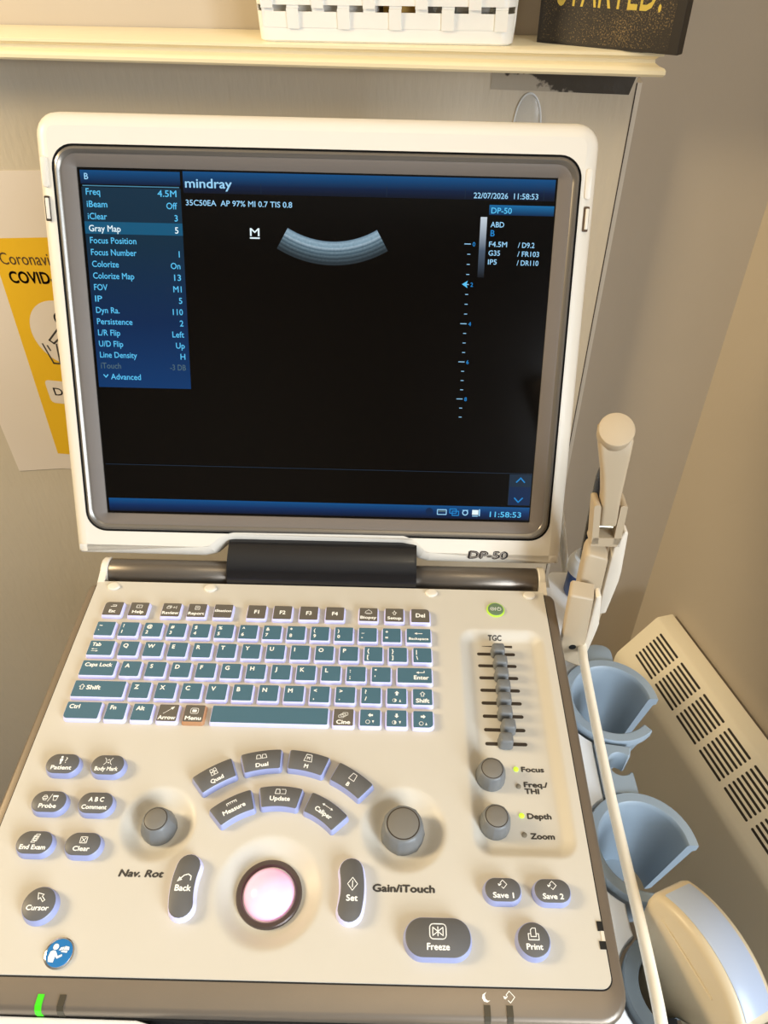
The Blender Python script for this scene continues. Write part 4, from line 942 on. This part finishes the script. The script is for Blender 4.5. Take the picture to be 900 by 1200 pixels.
side = [(-33.4, 34), (-33.2, 27), (-30, 14), (-22, 0), (-14.5, -14), (-12, -30), (-11.5, -60), (11.5, -60), (12, -30), (14.5, -14), (22, 0), (30, 14), (33.2, 27), (33.4, 34)]
OL = up+side
mb = MB(); lay = [(-12.6, -5.5), (-12.4, -3.2), (-11.6, -1.4), (-10.2, -0.3), (-9.2, 0), (9.2, 0), (10.2, -0.3), (11.6, -1.4), (12.4, -3.2), (12.6, -5.5)]
def hz(p, t):
    """the handle is slimmer than the head"""
    k = 1.0 - 0.22*smooth01((10-p[1])/30.0)
    return (p[0], t*k, p[1])
mb.rings([[hz(p, t) for p in offset(OL, d_)] for t, d_ in lay], 'probe_beige')
rd = [hz(p, -12.9) for p in ((-20, 30), (-4, 30.5), (14, 30))]
mb.tube([(-22, -12.3, 31), (-4, -12.5, 31.6), (16, -12.3, 31)], 0.7, 'probe_beige', 8)
mb.build('probe_body', pb, PFm, smooth=50)
mb = MB(); rg = []
for k in range(33):
    a_ = -ph0+2*ph0*k/32
    rg.append([(r*math.sin(a_), y, r*math.cos(a_)) for y, r in ((-wl/2, 48.6), (-wl/2, 49.7), (-wl/2+0.7, 50.1), (wl/2-0.7, 50.1), (wl/2, 49.7), (wl/2, 48.6))])
mb.rings(rg, 'probe_lens'); mb.build('probe_lens', pb, PFm, smooth=40)['label'] = 'blue-grey acoustic lens'
# cable hanging in front of the cups
def catmull(P, n=8):
    P = [Vector(p) for p in P]; P = [2*P[0]-P[1]]+P+[2*P[-1]-P[-2]]; o = []
    for i in range(1, len(P)-2):
        for k in range(n):
            t = k/n; a, b, c, d = P[i-1:i+3]
            o.append(0.5*((2*b)+(c-a)*t+(2*a-5*b+4*c-d)*t*t+(3*b-a-3*c+d)*t**3))
    return o+[P[-2]]
mb = MB(); mb.tube(catmull([(186, 97, -18), (184.4, 84, -16.5), (183.2, 72.5, -15), (182.2, 30, -15), (181.8, -18, -15), (182.2, -50, -15), (182.8, -79, -15), (183, -105, -15), (182.5, -132, -15), (182.5, -158, -24), (182, -172, -50), (184, -172, -84), (190, -156, -112), (199, -132, -122), (205, -114, -118), (206, -108, -108)]), 3.15, 'cable_cream', 16)
tag(mb.build('probe_cable', None, D, org=(182, -30, -15), smooth=60), 'long cream probe cable stretched past the blue cups to the front', 'cable')

# ------------------------------------------------------------------ cable hook rising beside the screen
chk = tag(empty('cable_hook', D @ Matrix.Translation((0.196, 0.120, -0.045))), 'beige cable hook arm with a round-ended lever beside the screen', 'cable hook')
HB = 'hook_beige'
mb = MB(); mb.prism(rrect(197, 121, 13, 10, 2), -44.8, 30, HB); mb.build('post', chk, D, org=(197, 121, -40), smooth=35)
def slab(name, P, y0, y1, m, bev=1.2, parent=chk, sk=(0, 0)):
    """front outline P in (x, z), pushed from y0 back to y1"""
    mb = MB(); a_ = offset(P, -bev)
    mb.rings([[(x, y0, z) for x, z in a_], [(x, y0+bev*0.4, z) for x, z in offset(P, -bev*0.3)], [(x, y0+bev, z) for x, z in P], [(x+sk[0], y1-bev, z+sk[1]) for x, z in P], [(x+sk[0], y1, z+sk[1]) for x, z in offset(P, -bev)]], m)
    return mb, mb.build(name, parent, D, org=(P[0][0], y0, P[0][1]), smooth=40)
P2 = rpoly([(170.7, -30.7), (188.6, -40.7), (182.8, 34), (166.2, 38)], [1.5, 1.5, 2, 2], 4)
_, f2 = slab('front_clamp', P2, 89, 102, HB, 1.6, sk=(2.0, 2.0))
mb = MB(); mb.lathe([(2.5, -1.0), (2.5, 0.15)], 'black_matte', (178.0, 88.9, -16.5), 24, (0, -1, 0)); mb.build('screw_hole', f2, D, org=(178, 89, -16.5))
_, f3 = slab('clamp_jaw', rpoly([(184.5, 34), (187.6, 36), (192.2, 6), (192.0, -2), (190.5, -26), (188.4, -38), (187.2, -30)], [1, 2, 3, 3, 3, 1, 1], 3), 91, 99, 'hook_clip', 0.8)
P1 = rpoly([(177.5, 0), (194.5, -6), (190.8, 55), (176.2, 60), (175, 54)], [2, 2, 4, 4, 2], 4)
_, g1 = slab('rear_clamp', P1, 105, 119, HB, 1.6, sk=(1.5, 3.0))
_, g2 = slab('clamp_jaw', rpoly([(193, 62), (196.5, 78), (199, 76), (203, 40), (203.4, 30), (202, -2), (197, -4), (195, 20)], [1, 2, 2, 3, 3, 1, 1, 2], 3), 108, 116, 'hook_clip', 0.8)
# fork with its pin and lever
mb = MB()
for xa, xb, za, xt0, xt1 in ((177.8, 182.0, 66, 172.8, 177.0), (191.4, 196.0, 66, 189.0, 193.4)):
    q = rpoly([(xa, za), (xb, za), (xt1, 99), (xt0, 99.5)], [0.5, 0.5, 2.0, 2.0], 4)
    mb.rings([[(x, y, z) for x, z in q] for y in (108, 120)], HB)
q = [(177.4, 64), (196.2, 64), (195.8, 71.5), (177.9, 71.5)]; mb.rings([[(x, y, z) for x, z in q] for y in (108, 120)], HB)
fk = mb.build('fork', chk, D, org=(187, 114, 66), smooth=40)
mb = MB(); mb.lathe([(2.3, -7.5), (2.3, 7.5)], 'steel_pin', (186.6, 113, 77.5), 20, (1, 0, -0.02)); mb.build('pin', fk, D, org=(186.6, 113, 77.5))
mb = MB(); ring_ = []
for (xc, zc, hw, y0, y1) in ((185.4, 81.5, 5.4, 108.5, 119), (185.2, 84, 5.5, 108, 119.5), (182.6, 104, 5.6, 108, 120), (180.0, 122, 7.0, 108, 120), (177.6, 136, 8.7, 108.5, 121), (176.2, 146, 9.7, 109.5, 122), (175.6, 150, 9.6, 112, 122)):
    ring_.append([(x, y, zc) for x, y in rrect(xc, (y0+y1)/2, 2*hw, y1-y0, 2.4, 4)])
mb.rings(ring_, HB); lv = mb.build('lever', chk, D, org=(180, 114, 110), smooth=50)
mb = MB(); mb.lathe([(8.0, -12), (9.9, -9), (10.2, -0.6), (9.9, 0.3), (9.2, 0.6)], HB, (174.6, 111.6, 153.6), 48, (-0.12, -0.55, 0.83)); mb.build('lever_cap', lv, D, org=(174.8, 112, 153), smooth=40)

# ------------------------------------------------------------------ cord and bottle behind the hook
mb = MB(); mb.tube(catmull([(172, 214, 60), (180, 207, 22), (186.5, 203, -6), (194.5, 199, -40), (205, 196, -78), (218, 192, -125), (226, 190, -200), (250, 205, -500), (262, 205, -1255), (266, 180, -1310), (280, 90, -1312)]), 3.1, 'cord_pale', 14)
tag(mb.build('power_cord', None, D, org=(195, 200, -60), smooth=60), 'pale grey cord coming down from behind the screen at its lower right', 'cord')
bt = tag(empty('spray_bottle', D @ Matrix.Translation((0.2065, 0.170, -0.045))), 'slim glossy bottle with a blue base standing behind the cable hook', 'bottle')
cb = (201.5, 166, 0)
mb = MB(); mb.prism(rrect(196, 168, 34, 36, 6), -62, -45.2, 'white_plastic'); mb.build('rear_shelf', tr, D, org=(206, 168, -53))
mb = MB(); mb.lathe([(11.6, -45), (12.2, -43.5), (12.2, -22), (11.6, -20.5)], 'bottle_blue', cb, 40); mb.build('bottle_base', bt, D, org=(206.5, 166, -45))
mb = MB(); mb.lathe([(11.6, -20.4), (13.8, -19), (14.0, -12), (12.6, -9), (10.4, -6)], 'bottle_white', cb, 40); mb.build('bottle_collar', bt, D, org=(206.5, 166, -20))
ax = (-0.05, 0.0, 1.0)
mb = MB(); mb.lathe([(8.2, 0), (9.0, 2), (9.2, 78), (8.0, 86), (4, 90)], 'clear_plastic', (203.5, 166, -6.2), 40, ax); mb.build('bottle_body', bt, D, org=(206.5, 166, -6), smooth=50)
mb = MB(); mb.lathe([(3.2, 0.6), (4.6, 3), (4.8, 74), (3, 80)], 'bottle_dark', (200.2, 166, -6.2), 32, ax); mb.build('bottle_core', bt, D, org=(206.5, 166, -5), smooth=50)
